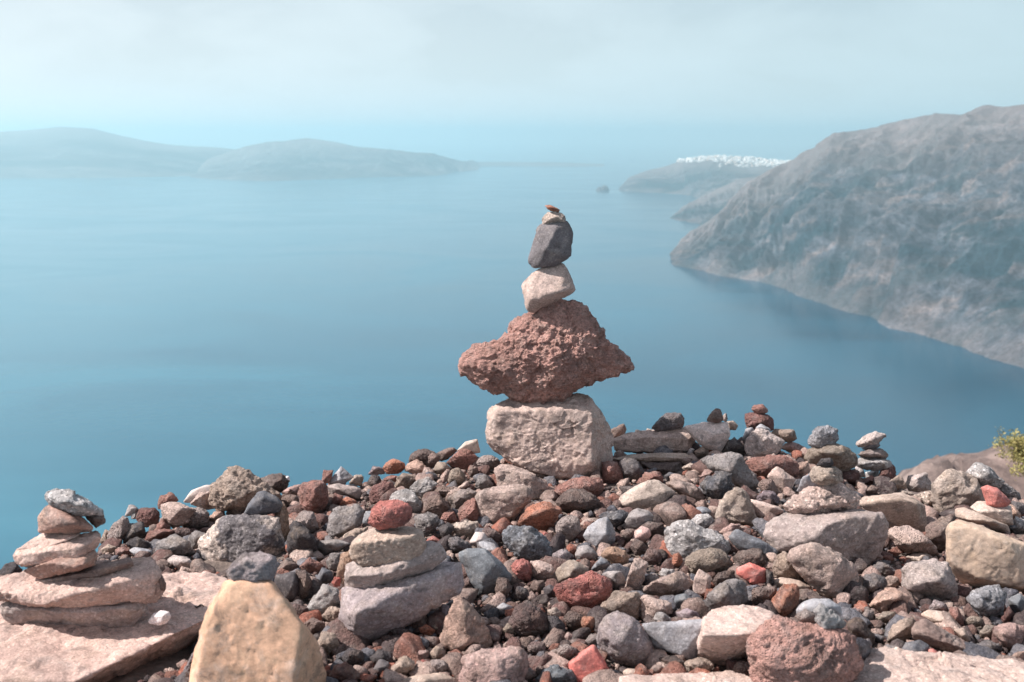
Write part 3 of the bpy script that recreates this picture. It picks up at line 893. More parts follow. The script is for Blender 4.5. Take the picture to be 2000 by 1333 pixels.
S('G', 'speck', 'lightgrey', 'wide flat blue grey speckled stone with an orange fleck',
  '5,220 50,145 150,135 270,190 400,235 465,295 470,350 430,400 250,430 60,420 10,350', '60,180,40 250,250,90 420,310,70 250,410,60 60,390,60', key='widegrey')
S('F', 'smooth', 'grey', 'rounded grey stone below the smooth pointed grey one', '460,390 490,330 560,320 620,370 640,400 600,435 500,440', rnd=1)
S('F', 'pit', 'lilac', 'purplish pitted stone right of the granite lump\'s foot', '280,430 300,380 370,350 430,375 430,430 380,475 290,465', rnd=1)
S('F', 'grain', 'ochre', 'yellow brown knobbly stone in mid heap', '660,380 690,345 760,330 830,360 860,410 850,470 800,500 740,470 670,420', key='ochre')
S('F', 'smooth', 'blue', 'blue grey wedge leaning under the yellow brown knobbly stone', '585,505 610,460 660,410 720,440 760,485 720,515 640,520', p=40)
S('F', 'pit', 'darkbrown', 'dark brown stone below the rose pink stone', '870,330 910,275 970,300 1000,340 990,390 910,400')
S('F', 'pit', 'scoria', 'round dark scoria right of the yellow brown knobbly stone', '970,410 1000,350 1070,350 1110,390 1100,450 1040,470 980,450', rnd=1)
S('F', 'smooth', 'olive', 'olive grey slab end behind the large red and brown scoria', '305,560 340,490 420,430 500,440 555,490 560,560 420,600 310,610')
S('F', 'grain', 'white', 'whitish stone peeping out behind the large red and brown scoria', '350,620 400,560 490,500 550,520 560,590 450,640', dy=.03)
S('F', 'pit', 'red', 'large scoria lump with a salmon red top and a dark brown front',
  '310,650 340,610 440,580 530,560 580,515 650,525 700,580 725,650 710,700 660,760 570,800 500,815 420,790 340,720', '360,640,60 560,590,80 670,580,40 660,680,70 480,740,90 400,700,70', key='redbrownlump')
S('F', 'pit', 'red', 'round dark red scoria below left of the granite lump', '-20,500 20,440 70,420 130,445 150,520 130,590 40,600 -20,570', rnd=1, key='rndred')
S('F', 'grain', 'pinkbeige', 'pinkish stone right of the round dark red scoria', '130,440 200,430 310,480 330,530 290,590 200,585 160,550')
S('F', 'smooth', 'grey', 'flat grey stone right of the salmon red scoria top', '660,530 700,515 800,515 830,560 830,610 770,650 730,620')
S('F', 'grain', 'pinkbeige', 'long narrow pinkish stone standing upright on the heap', '820,660 850,600 900,430 940,415 1000,450 985,520 940,670 880,675', key='upright', p=40)
S('F', 'pit', 'orange', 'small egg shaped orange stone at the edge of the wide speckled one', '1170,460 1190,390 1230,375 1260,420 1250,480 1210,500', rnd=1, nm='pebble')
S('F', 'grain', 'pinkbeige', 'pinkish wedge with a point to the left, above the teal stone', '970,655 1030,610 1120,570 1250,510 1290,540 1325,610 1310,660 1200,690 1080,715 1040,700')
S('F', 'slab', 'pinkbeige', 'small upright pink block with a flat pale face', '1320,690 1345,560 1380,500 1465,550 1460,640 1440,690 1370,700', '1345,570,30 1440,570,40 1430,670,40 1340,680,30', p=40)
S('F', 'grain', 'greybrown', 'grey brown stone behind the pinkish pointed wedge', '980,610 1000,540 1060,530 1100,570 1060,630 1000,650', dy=.02)
S('F', 'grain', 'lightgrey', 'pale stone just left of the small orange egg', '1080,540 1110,490 1190,500 1210,540 1150,580')
S('F', 'grain', 'tan', 'brown stone with a dark overhang above the round lilac boulder',
  '630,800 690,740 760,665 840,670 920,665 945,720 930,860 860,880 760,840 650,890', '690,760,50 900,690,60 800,760,80 650,850,30 920,820,40')
S('F', 'grain', 'pinkbeige', 'pale pink stone leaning between the brown overhang and the teal stone', '945,720 980,690 1080,730 1180,750 1190,830 1110,840 1040,840 1000,890 960,860')
S('F', 'grain', 'lightgrey', 'small light grey stone above the grey triangular slab', '1040,870 1060,820 1110,810 1180,870 1170,920 1060,920')
S('F', 'smooth', 'teal', 'small teal blue stone between pink stones', '1180,750 1210,690 1270,680 1330,710 1330,770 1260,795 1200,790', key='tealst')
S('F', 'smooth', 'purple', 'dark purple stone below the small teal one', '1210,820 1290,790 1370,820 1390,870 1300,900 1220,890')
S('F', 'grain', 'lilac', 'large round lilac grey stone low in the middle of the heap',
  '630,980 645,910 720,840 790,820 880,850 960,920 990,1000 1040,1050 1050,1130 1010,1210 930,1230 820,1210 730,1180 670,1100 640,1040', rnd=1, key='lilacrnd', nm='boulder')
S('F', 'smooth', 'greyblue', 'sharp triangular blue grey slab with a dark ochre right face',
  '955,900 1230,897 1440,870 1455,900 1400,1000 1340,1190 1230,1140 1060,1080 1000,1000', '985,925,30 1425,905,60 1240,1135,95 1100,1060,50 1340,1185,0', key='trislab', nm='slab', p=60)
S('F', 'smooth', 'brightred', 'flat faced salmon red stone at the bottom edge of the photo',
  '420,1190 500,1120 600,1060 625,1080 650,1140 690,1200 730,1260 725,1345 470,1345 430,1240', '450,1190,50 600,1080,40 680,1210,60 690,1330,60 480,1330,60', key='salmon', p=40)
S('F', 'grain', 'orange', 'small bright orange stone left of the round lilac stone', '510,900 515,850 600,850 635,890 630,950 580,965 515,940', key='smallorange')
S('F', 'pit', 'scoria', 'big dark grey brown scoria lump low in mid heap', '0,890 20,780 120,730 210,780 270,850 290,950 200,1000 60,1010 0,960 -30,930', rnd=1, key='bigscoria')
S('F', 'pit', 'dark', 'round dark scoria attached right of the big dark lump', '260,850 330,840 390,910 390,990 300,1010 270,950', rnd=1)
S('F', 'pit', 'greybrown', 'speckled grey tan scoria above the salmon red stone', '320,1130 350,1060 400,1050 480,1090 490,1120 430,1170 350,1180', rnd=1)
S('F', 'grain', 'greybrown', 'small grey brown stone left of the round lilac stone\'s foot', '530,1040 580,975 640,980 645,1050 560,1070')
S('F', 'grain', 'pink', 'dull pink pebble right below the attached round scoria', '370,1010 410,960 460,990 450,1040 390,1040', nm='pebble')
S('F', 'speck', 'teal', 'dark teal stone at the bottom edge left of the salmon red one', '180,1310 220,1250 330,1200 440,1250 490,1320 480,1370 190,1370')
S('F', 'smooth', 'tan', 'smooth oval tan pebble at the foot of the round lilac stone', '810,1250 850,1230 940,1240 950,1290 900,1310 830,1310', rnd=1, nm='pebble')
S('F', 'smooth', 'brown', 'round brown pebble right of the oval tan pebble', '1015,1240 1050,1200 1110,1210 1120,1250 1080,1280 1030,1270', rnd=1, nm='pebble')
S('F', 'grain', 'tan', 'bone shaped tan stone lying under the triangular slab', '1265,1220 1290,1180 1370,1150 1450,1165 1500,1200 1470,1250 1400,1265 1370,1285 1290,1260', rnd=1)
S('F', 'grain', 'darkbrown', 'dark brown stone in the shade beneath the triangular slab', '1080,1150 1200,1140 1290,1190 1270,1250 1140,1230')
S('F', 'pit', 'dark', 'small dark pitted stone left of the salmon topped scoria', '5,690 40,625 110,640 130,700 80,740 20,735', rnd=1)
S('F', 'grain', 'brown', 'small brown stone under the pinkish one by the round red scoria', '125,640 160,580 240,580 240,640 190,685')
S('F', 'smooth', 'dark', 'small dark stone tucked against the left side of the salmon topped scoria', '230,640 280,610 325,640 310,700 240,710')
S('F', 'grain', 'beige', 'small pale beige stone above the attached round scoria', '260,800 330,780 360,820 350,870 280,850')
S('F', 'pit', 'darkbrown', 'dark brown pitted stone left of the small bright orange one', '370,860 420,800 500,830 540,850 510,940 430,960', rnd=1, dy=.02)
S('F', 'pit', 'brown', 'small round brown pebble left of the salmon red stone', '170,1240 200,1205 250,1230 240,1280 190,1280', rnd=1, nm='pebble')
S('F', 'pit', 'scoria', 'dark pebble above left of the salmon red stone', '200,1150 250,1115 310,1150 290,1200 230,1205', rnd=1, nm='pebble')
S('F', 'pit', 'scoria', 'dark stone beneath the big dark scoria lump', '110,1070 150,1030 240,1040 250,1100 180,1130 120,1110', rnd=1)
S('F', 'grain', 'red', 'tiny red brown pebble right of the orange scoria\'s foot', '210,250 235,220 275,240 270,275 225,275', nm='pebble')
S('F', 'grain', 'maroon', 'small dark red stone left of the wide speckled stone', '1090,320 1110,270 1140,300 1135,350 1095,350', nm='pebble')
S('F', 'grain', 'redbrown', 'upright red brown stone above the wide speckled stone', '1235,100 1250,40 1310,70 1315,120 1270,140 1240,130')
S('F', 'grain', 'orange', 'small dull orange stone left of the upright red brown one', '1070,120 1110,100 1150,110 1140,150 1090,150', nm='pebble')
S('F', 'grain', 'redbrown', 'reddish stone behind the left edge of the smooth pointed grey one', '510,220 540,150 610,140 600,190 540,235', dy=.02)
S('G', 'smooth', 'blue', 'slate blue stone behind the pale speckled pebble above the wide one', '200,110 230,40 300,40 340,70 310,120 220,140')
S('G', 'speck', 'lightgrey', 'pale speckled pebble resting above the wide blue grey stone', '190,140 240,90 310,90 360,150 380,225 300,200 220,170', rnd=1)
S('G', 'slab', 'cairnbeige', 'flat pale ledge along the bottom edge below the round lilac stone', '380,1268,t -320,1300,t 0,1277,t 480,1262,t 620,1305,t 680,1380,t 700,1600,300 -320,1600,300', '-300,1460,t 300,1470,t 600,1450,t', nm='slab', yb=1480)
# --- right of the middle
S('I', 'grain', 'beige', 'tall beige stone with a pitted face right of mid heap',
  '1090,1230 1140,1110 1200,1010 1290,962 1370,1000 1420,1060 1430,1160 1500,1300 1440,1345 1100,1290', '1170,1110,60 1290,1000,50 1390,1080,80 1380,1300,90 1140,1260,60', key='tallbeige')
S('I', 'slab', 'pinkbeige', 'grey pink wedge pointing right beside the tall beige stone', '1430,1080 1500,1090 1620,1130 1700,1150 1760,1195 1580,1280 1500,1250 1430,1180', '1450,1110,30 1640,1160,70 1570,1260,60')
S('G', 'smooth', 'blue', 'slate blue slab with an orange streak beside the large boulder', '470,260 530,205 600,240 680,280 760,310 830,370 760,410 640,370 530,350', '500,265,40 690,300,60 770,395,50 560,340,50', nm='slab', p=50)
S('G', 'grain', 'pink', 'pink stone between the tall beige one and the slate slab', '390,235 480,160 550,170 540,220 470,265')
S('G', 'slab', 'greybrown', 'large boulder with a pale top and a dark front, under the speckled pyramid',
  '735,240 760,150,-40 880,90,-80 1000,120,-60 1200,75,-90 1393,68,-80 1585,95,-40 1628,160 1622,260 1575,380 1460,470,30 1400,485,40 1200,420,40 1000,385,30 850,372,30 760,300',
  '1080,280,200 1200,172,150 1350,118,90 1560,112,10 1400,455,20 1200,415,80 850,335,80 1000,370,130', key='bigboulder', nm='boulder', p=40)
S('G', 'grain', 'pinkbeige', 'large pinkish boulder leaning on the pale topped one',
  '910,420 930,360 1030,310 1080,300 1170,350 1290,390 1370,450 1425,530 1400,620 1330,700 1250,720 1160,690 1090,640 1040,590 1000,500', '960,400,50 1080,340,70 1250,440,110 1360,530,60 1210,600,110 1250,700,50 1090,560,80', nm='boulder', key='pinkboulder')
S('G', 'pit', 'olive', 'fuzzy yellow brown stone below the wide speckled one', '130,430 170,390 240,350 380,340 450,390 510,480 420,520 330,545 300,520 230,520 180,540 150,490', rnd=1)
S('G', 'pit', 'darkbrown', 'brown pitted stone behind the bright red one', '495,410 540,370 620,350 700,340 760,430 780,520 740,520 640,470 520,480', dy=.03, rnd=1)
S('G', 'smooth', 'brightred', 'bright red angular stone right of mid heap', '515,545 530,490 620,450 690,480 740,500 745,590 700,620 620,620 580,570', '540,530,30 640,480,40 700,520,50 640,600,50', key='brightred', p=40)
S('G', 'grain', 'grey', 'oval grey pitted stone lying on the light slab', '270,820 290,710 380,630 480,570 560,560 610,610 610,700 560,770 440,840 340,860', rnd=1, key='ovalgrey')
S('G', 'grain', 'tan', 'brownish block under the large pinkish boulder\'s left side', '785,480 820,390 880,370 930,430 1000,510 1000,580 880,580 800,555')
S('G', 'pit', 'brown', 'pink brown pitted block below the bright red stone', '630,680 640,640 720,625 820,640 830,700 790,780 740,795 640,750')
S('G', 'slab', 'tan', 'thin tan slab edge behind the orange brown stone', '800,580 850,560 980,580 1070,630 1060,680 940,640 840,650', dy=.02)
S('G', 'grain', 'orange', 'upright orange brown stone above the big round boulder', '770,760 850,650 870,610 960,600 990,650 980,760 950,860 870,870 820,830')
S('G', 'grain', 'brown', 'brown stone right of the upright orange brown one', '980,640 1080,650 1130,690 1070,750 990,780', dy=.03)
S('G', 'slab', 'pinkbeige', 'slab with a flat pink top and a dark grainy front, under the oval stone',
  '620,770,t 340,800,t 290,860,t 690,785,t 800,830,t 280,990,60 760,900 660,1000 620,1130 560,1170 480,1210 330,1190 240,1130',
  '285,985,t 460,988,t 650,975,t 760,890,t 480,1200,30 610,1150,10 270,1120,30', nm='slab', p=50, key='pinkslab')
S('G', 'pit', 'cairnred', 'big round orange brown boulder at the bottom edge right of centre',
  '605,1100 640,990 700,930 770,860 820,840 900,870 1000,910 1130,950 1300,950 1380,1010 1440,1130 1440,1240 1390,1340 1300,1410 700,1410 640,1250',
  '700,1000,90 820,900,50 1020,1000,140 1200,1010,110 1340,1080,80 1030,1200,220 760,1180,170 1300,1250,150 1000,1390,190', nm='boulder', key='rndboulder', yb=1560, tint=1)
S('G', 'smooth', 'greyblue', 'flat blue grey pebble behind the whitish wedge on the round boulder', '960,800 1000,750 1080,720 1200,715 1290,770 1300,840 1240,870 1100,850 980,860', on='rndboulder', dy=.06, rnd=1)
S('G', 'grain', 'lightgrey', 'whitish wedge resting on the big round boulder', '1095,800 1140,745 1200,790 1270,850 1335,890 1310,930 1220,960 1150,940 1110,890', '1130,790,40 1210,850,60 1300,900,30 1170,930,50', on='rndboulder', dy=-.0)
S('G', 'pit', 'greybrown', 'grey pitted stone left of the whitish wedge', '960,830 1030,790 1100,830 1110,900 1050,920 980,890', on='rndboulder', dy=.03, rnd=1)
S('G', 'pit', 'brown', 'dark round pebble under the front of the pink topped slab', '485,1230 540,1180 620,1190 650,1280 640,1310 540,1310', rnd=1)
S('G', 'pit', 'darkbrown', 'dark brown stone above the oval grey one', '340,590 390,520 500,510 520,570 440,620 370,650')
S('G', 'grain', 'dark', 'dark stone at the right side of the bright red one', '740,500 790,520 800,610 750,630')
# --- far right
S('J', 'slab', 'tan', 'slab with a broad shaded dark front right of the speckled pyramid',
  '650,850 700,800,-60 860,780,-90 1000,765,-90 1110,805,-50 1190,870 1210,1075 1170,1110 900,1040 870,960 800,920', '665,858,20 860,822,80 1000,815,90 1095,845,80 1185,1055,-30 900,1030,-20', nm='slab', key='darkslab', p=50)
S('H', 'pit', 'pinkbeige', 'rough grey brown stone with a dipping tail in the right of the heap', '485,220 530,185 660,180 710,210 750,280 830,350 900,420 840,420 720,380 640,375 560,320')
S('H', 'grain', 'brown', 'brown speckled stone left of the big yellow block', '780,270 800,170 900,120 1000,90 1000,130 970,180 955,340 860,365 790,320')
S('H', 'sand', 'ochreblk', 'big yellow tuff block with a blue shaded side at the right edge',
  '945,230 970,160 1020,145 1180,180 1320,250 1420,280 1560,330 1580,690 1480,675 1350,605 1200,590 1060,600 1020,560 950,450', '975,190,50 1180,215,90 1380,310,120 1430,390,130 1490,620,110 1180,560,130 970,440,70', key='yellowblk', nm='boulder', p=90, chips=4)
S('H', 'grain', 'pale', 'large rough pink boulder below left of the yellow block',
  '610,600 620,490 700,440 850,430 950,460 1000,560 1030,660 1010,720 950,750 840,730 700,700 630,660', nm='boulder', key='pinkrough')
S('H', 'slab', 'beige', 'beige slab edge showing above the large rough pink boulder', '640,410 700,380 800,385 850,420 840,460 700,470', dy=.04)
S('H', 'grain', 'darkgrey', 'grey stone left of the rough pink boulder, upper of two', '360,530 430,445 520,470 575,530 560,590 480,550', dy=.02)
S('H', 'grain', 'darkgrey', 'dark grey rounded stone left of the rough pink boulder, lower of two', '300,600 330,540 420,520 490,560 510,600 470,660 400,710 330,680', rnd=1)
S('H', 'pit', 'brown', 'brown stone between the pinkish boulder and the dark grey round one', '235,620 280,560 320,550 320,620 340,690 260,700')
S('H', 'grain', 'peach', 'orange knobbly stone in front of the rough pink boulder', '370,770 420,690 490,640 560,640 620,680 665,710 650,760 570,790 450,830', key='orangeknob')
S('H', 'speck', 'greyblue', 'round salt and pepper stone under the yellow block', '1075,710 1120,670 1230,620 1330,610 1390,660 1395,740 1350,830 1260,880 1210,870 1150,800', rnd=1, key='saltpepper')
S('H', 'smooth', 'tan', 'smooth tan stone above the long brown slab', '755,830 800,800 900,805 980,840 1020,890 950,930 870,920 780,890', key='tanst')
S('H', 'pit', 'lilac', 'purplish grey stone above the smooth tan one', '810,790 850,725 920,740 960,800 930,840 830,830')
S('H', 'slab', 'brown', 'long narrow brown slab sloping down to the right', '690,960 720,890 770,870 900,930 1050,1020 1180,1090 1230,1140 1170,1165 1050,1130 900,1090 780,1050 700,1010', '700,965,40 770,900,-10 800,990,70 1050,1075,70 1190,1135,40', nm='slab', key='longslab', p=40)
S('H', 'grain', 'tan', 'orange tan broken stone left of the long brown slab', '490,1040 550,910 600,870 690,860 720,890 690,980 650,1040 560,1065')
S('H', 'smooth', 'darkblue', 'blue black stone beside the small red one at the bottom right', '600,1100 640,1040 740,1020 810,1060 815,1200 730,1210 650,1160')
S('H', 'smooth', 'red', 'small vivid red wedge under the long brown slab', '805,1090 840,1085 900,1130 935,1195 860,1215 805,1210', p=40)
S('H', 'grain', 'grey', 'grey stone left of the blue black one at the bottom right', '460,1090 500,1055 570,1070 600,1120 550,1160 490,1130')
S('H', 'grain', 'pink', 'dusky pink stone at the right edge of the photo', '1290,970 1310,910 1400,895 1530,930 1530,1110 1430,1110 1340,1050')
S('H', 'slab', 'cairnbeige', 'pale flat ledge filling the bottom right corner',
  '1250,1172,t 340,1200,t 400,1090,t 450,1110,t 560,1180,t 700,1215,t 900,1205,t 1050,1175,t 1390,1165,t 1600,1180,t 260,1360,t 1650,1650,300 260,1650,300', '330,1500,t 900,1520,t 1500,1490,t', nm='slab', yb=1430)
S('H', 'grain', 'darkbrown', 'dark brown stone right of the big round boulder\'s shoulder', '200,900 260,850 340,900 400,990 400,1070 330,1040 250,1010')
S('H', 'grain', 'lilac', 'grey pink stone tucked behind the big round boulder\'s right side', '250,1010 300,1000 370,1030 385,1110 345,1230 300,1260 270,1110', yb=1280)
S('H', 'smooth', 'pink', 'small smooth pink pebble left of the orange knobbly stone', '220,805 260,780 305,800 290,838 240,840', rnd=1, nm='pebble')
S('H', 'grain', 'greybrown', 'small grey brown stone below left of the orange knobbly one', '315,840 350,790 400,810 400,865 350,885')
S('H', 'speck', 'olive', 'greenish speckled stone below the orange knobbly one', '410,860 470,820 560,810 580,855 510,895 430,905')
S('H', 'grain', 'tan', 'brown tan stone between the greenish one and the smooth tan one', '620,850 680,820 750,840 740,880 660,890')
S('H', 'grain', 'redbrown', 'dark red brown stone right of the smooth tan one', '960,780 1020,780 1060,850 1080,930 1020,930 970,850')
S('H', 'grain', 'peach', 'peach coloured pebble lying on the corner ledge at the right edge', '1390,1165 1440,1120 1530,1100 1530,1210 1420,1220')
S('H', 'pit', 'brown', 'brown pitted pebble on the corner ledge, lowest at the right edge', '1340,1245 1400,1215 1500,1225 1530,1300 1440,1325 1360,1300', rnd=1)
S('H', 'smooth', 'teal', 'dark teal stone in the shade under the yellow block', '1390,720 1480,680 1560,740 1550,860 1430,850', dy=.02)
S('H', 'grain', 'maroon', 'dark red stone behind the right side of the salt and pepper stone', '1340,860 1400,770 1440,830 1415,900 1350,910', dy=.0)
S('H', 'grain', 'darkgrey', 'low dark grey stone between the long slab and the dusky pink one', '1120,1070 1240,1020 1340,1060 1350,1110 1220,1120')
S('H', 'pit', 'olive', 'crumbly brown lump below the salt and pepper stone', '1180,960 1230,910 1320,930 1320,990 1250,1020 1190,1000', rnd=1)
S('H', 'pit', 'olive', 'crumbly olive brown stone right of the smooth tan one', '1070,880 1120,840 1200,860 1220,910 1140,930 1080,920', rnd=1)
S('H', 'slab', 'tan', 'low tan stone behind the tip of the long brown slab', '990,940 1060,930 1110,1000 1120,1050 1040,1010')
# --- right skyline
S('J', 'speck', 'pinkbeige', 'speckled pyramid shaped stone on the large pale topped boulder',
  '30,870 110,800 240,740 350,710 500,680 600,750 665,800 640,870 520,910 390,940 230,950 100,930', '330,760,60 500,740,50 420,860,110 180,880,90 590,820,50', on='bigboulder', dy=.03, key='pyramid', nm='cairn_stone')
S('J', 'grain', 'beige', 'pinkish stone stacked on the speckled pyramid', '250,600 290,545 470,550 515,600 520,670 440,695 350,715 290,690', on='pyramid', dy=.0, key='pyr2', nm='cairn_stone')
S('J', 'pit', 'dark', 'small dark pebble topping the speckled pyramid stack', '310,530 350,480 430,480 455,530 400,565 340,560', on='pyr2', rnd=1, nm='cairn_stone')
S('J', 'grain', 'olive', 'wide olive beige stone carrying the round blue grey one on the skyline',
  '210,470 240,400 320,385 480,355 570,400 630,460 635,530 560,575 500,560 300,550 220,510', yb=640, key='wideolive', nm='cairn_stone')
S('J', 'speck', 'greyblue', 'round blue grey stone with a shaded underside on the right skyline', '245,360 255,300 320,215 400,215 480,245 485,320 450,370 380,405 295,400', '340,250,60 300,370,40 430,290,60 380,380,20', on='wideolive', nm='cairn_stone')
S('J', 'grain', 'lightgrey', 'broad flat oval stone at the bottom of the small right hand cairn', '615,520 650,480 750,475 880,490 945,520 940,570 850,580 740,575 660,560', yb=680, key='rc1', nm='cairn_stone', rnd=1, tint=1)
S('J', 'grain', 'greybrown', 'dark brown oval, second stone of the small right hand cairn', '640,450 720,410 840,400 895,450 890,475 790,485 690,478', on='rc1', key='rc2', nm='cairn_stone', rnd=1)
S('J', 'smooth', 'darkgrey', 'small dark grey chip, third stone of the small right hand cairn', '680,405 740,385 820,350 830,380 800,405 720,420', on='rc2', key='rc3', nm='cairn_stone')
S('J', 'grain', 'pale', 'whitish stone with a beak, top of the small right hand cairn', '625,375 680,310 760,275 790,262 810,285 865,290 860,320 800,360 740,390 660,395', on='rc3', nm='cairn_stone')
S('J', 'pit', 'maroon', 'dark red pitted stone leaning on the foot of the small right hand cairn', '800,640 850,560 930,530 950,560 955,650 880,720 830,720')
S('J', 'grain', 'white', 'pale stone under the left end of the small right hand cairn', '615,535 680,550 710,630 660,645', dy=.02)
S('J', 'smooth', 'lightgrey', 'pale blue green block under the small right hand cairn', '700,595 820,580 815,640 720,650', dy=.02)
S('J', 'grain', 'redbrown', 'red brown stone below the small right hand cairn, upper of two', '690,650 760,620 810,660 800,700 720,700')
S('J', 'grain', 'brown', 'brown stone below the small right hand cairn, lower of two', '690,745 760,700 815,720 805,765 730,775')
S('J', 'grain', 'tan', 'grey brown stone right of the dark red leaning one', '820,770 880,690 970,625 1040,670 1045,730 920,780 830,790')
S('J', 'grain', 'pale', 'pinkish white block on the right skyline', '1040,700 1050,620 1200,605 1245,680 1240,740 1130,760 1060,745', key='whiteblk')
S('J', 'grain', 'beige', 'beige stone edge behind the dark fronted slab', '880,800 1000,730 1100,770 1100,820 920,830', dy=.02)
S('J', 'grain', 'beige', 'big beige rock with a dark underside at the right skyline',
  '1245,720 1320,640 1330,600 1400,565 1520,600 1600,660 1690,720 1700,830 1560,840 1480,900 1340,940 1290,900 1250,820', '1340,650,50 1450,640,70 1570,760,120 1560,810,100 1340,920,50 1330,800,80 1660,790,50', key='bigbeige')
S('J', 'speck', 'beige', 'speckled beige stone left of the big beige skyline rock', '1100,780 1230,745 1290,790 1295,860 1200,890 1140,850')
S('J', 'speck', 'lightgrey', 'light grey speckled stone perched at the right end of the skyline', '1525,600 1560,560 1620,515 1690,540 1760,600 1840,670 1800,720 1700,690 1620,690 1560,650', on='bigbeige', dy=.02, key='perch')
S('J', 'speck', 'grey', 'grey stone under the perched light grey one at the right edge', '1790,740 1850,680 1960,760 1980,830 1870,850', on='perch', dy=.02)
S('J', 'smooth', 'red', 'orange red stone set on a block at the right edge', '1650,720 1700,700 1790,730 1890,830 1870,870 1770,890 1700,860 1690,790', '1690,730,20 1790,770,60 1760,860,50 1850,840,40', on='bigbeige', dy=-.18, key='redset', p=30)
S('J', 'slab', 'beige', 'beige block with a black front under the orange red stone', '1565,880 1620,835,-50 1700,835,-60 1890,870,-60 1905,1020 1820,1020 1680,980 1620,935', '1632,918,60 1760,908,70 1890,912,50 1895,1010,50 1690,970,55', on='redset', dy=-.0, key='blackfront', p=60)
S('J', 'slab', 'tan', 'long brown slab carrying the black fronted block', '1455,890 1500,880 1600,930 1750,980 1890,1040 1895,1090 1850,1105 1700,1060 1530,990 1440,960', on='redset', dy=-.05, nm='slab')
S('J', 'grain', 'peach', 'orange pink stone right of the black fronted block', '1880,860 1930,870 1975,950 1940,990 1890,960', on='redset', dy=.06)
S('J', 'speck', 'darkgrey', 'dark stone at the right edge above the orange pink one', '1890,830 2000,850 2040,960 1930,950', on='redset', dy=.12)
S('J', 'speck', 'lightgrey', 'pale speckled stone at the right edge behind the yellow block', '1890,1020 1930,950 2040,1000 2040,1120 1900,1100', on='redset', dy=.03)
S('J', 'smooth', 'greyblue', 'blue grey stone behind the left slope of the speckled pyramid', '150,750 190,660 260,600 300,690 260,760', on='pyramid', dy=.08)
# --- skyline right of the cairn
S('I', 'slab', 'cairnbeige', 'long rectangular block lying right of the tall cairn',
  '85,500 220,430,-30 460,440,-40 560,405,-60 700,388,-60 850,378,-50 880,480 860,535 820,612 600,622 300,622 120,602', '130,500,50 450,470,90 690,470,110 815,500,100 805,595,90 300,610,80 140,590,60', key='longblk', nm='slab', p=50, yb=680)
S('I', 'pit', 'darkgrey', 'dark pitted stone resting on the long rectangular block', '465,385 530,310 600,235 740,235 780,290 770,370 620,408 520,412', '560,300,50 720,280,60 620,390,50 760,340,20', on='longblk')
S('I', 'slab', 'tan', 'thin dark slab under the long rectangular block', '85,680 280,640,-30 500,625,-40 800,630,-40 865,690 850,715 600,708 350,718 150,705', '150,690,40 500,665,80 840,680,60 500,702,70', nm='slab', p=50, yb=760)
S('I', 'grain', 'darkbrown', 'shaded block holding up the thin dark slab', '360,720 740,715 790,840 600,860 480,800', dy=.08)
S('I', 'grain', 'darkgrey', 'dark grey stone at the left end of the thin slab', '150,720 200,670 310,690 350,750 410,830 330,900 240,880 170,800')
S('I', 'grain', 'redbrown', 'red brown stone in the hollow below the thin slab', '320,920 400,820 520,810 575,860 580,920 480,930 350,955')
S('I', 'pit', 'redbrown', 'orange brown stone hidden behind the right foot of the cairn', '-20,720 60,700 130,720 190,840 160,930 50,960 -20,900', dy=.05)
S('I', 'slab', 'beige', 'large grey beige stone with a ridge right of the cairn foot',
  '130,1110 170,1040 290,960 440,890 530,900 640,970 685,1010 655,1085 560,1155 470,1200 330,1165 230,1180 140,1140', '300,1000,60 450,920,40 600,1000,90 560,1110,80 450,1180,70 200,1130,60 330,1090,110', key='ridgebeige')
S('I', 'grain', 'pinkbeige', 'crumbly pinkish stone right of the ridged beige one', '590,925 740,880 830,920 940,970 965,1080 890,1115 800,1080 700,1020')
S('I', 'speck', 'darkblue', 'dark blue grey rough stone in front of the big grey pitted one',
  '945,930 1000,850 1130,800 1250,840 1260,930 1210,1010 1120,1105 1020,1050 960,980', key='dkrough')
S('I', 'pit', 'grey', 'big grey pitted rock sloping down to the right behind the dark blue one',
  '950,690 1080,650 1240,615 1330,640 1390,760 1400,840 1520,940 1480,1010 1370,1010 1260,920 1200,860 1060,800', dy=.03)
S('I', 'slab', 'pale', 'pale topped beige crag carrying a brown stone on the skyline',
  '790,370 960,330,-40 1200,330,-30 1225,440 1195,520 1130,610 1010,590 930,540 880,460', '985,400,60 1190,345,30 1085,445,100 1180,430,60 960,520,60 1100,570,50', key='palecrag', yb=680)
S('I', 'pit', 'brown', 'brown pointed stone on the pale topped crag', '1000,310 1020,260 1090,195 1140,200 1170,290 1130,335 1050,328', on='palecrag', rnd=1)
S('I', 'grain', 'greybrown', 'small stone behind the brown pointed one on the skyline', '1155,300 1165,250 1190,235 1205,290 1190,330', on='palecrag', dy=.04)
S('I', 'grain', 'tan', 'beige stone on the skyline right of the brown pointed one', '1190,320 1260,310 1310,360 1290,400 1210,400', on='palecrag', dy=.06)
S('I', 'grain', 'dark', 'dark stone in the shade right of the pale topped crag', '1140,630 1210,500 1270,470 1350,560 1405,600 1390,650 1250,640')
S('I', 'grain', 'pale', 'beige crag with a notched top right of the skyline middle',
  '1380,560 1400,490 1490,385 1560,400 1620,470 1760,520 1720,600 1620,670 1400,680', '1430,500,50 1500,410,30 1600,490,60 1690,540,30 1500,640,70', key='notch')
S('I', 'pit', 'maroon', 'dark red stone at the bottom of the skyline pair', '1380,330 1385,240 1440,230 1490,245 1590,245 1640,290 1668,400 1600,420 1400,400', yb=640, dy=.1, key='dred', rnd=1, nm='cairn_stone')
S('I', 'pit', 'redbrown', 'small red stone on top of the dark red skyline stone', '1440,200 1455,155 1550,150 1605,200 1590,245 1490,260', on='dred', rnd=1, nm='cairn_stone', tint=1)
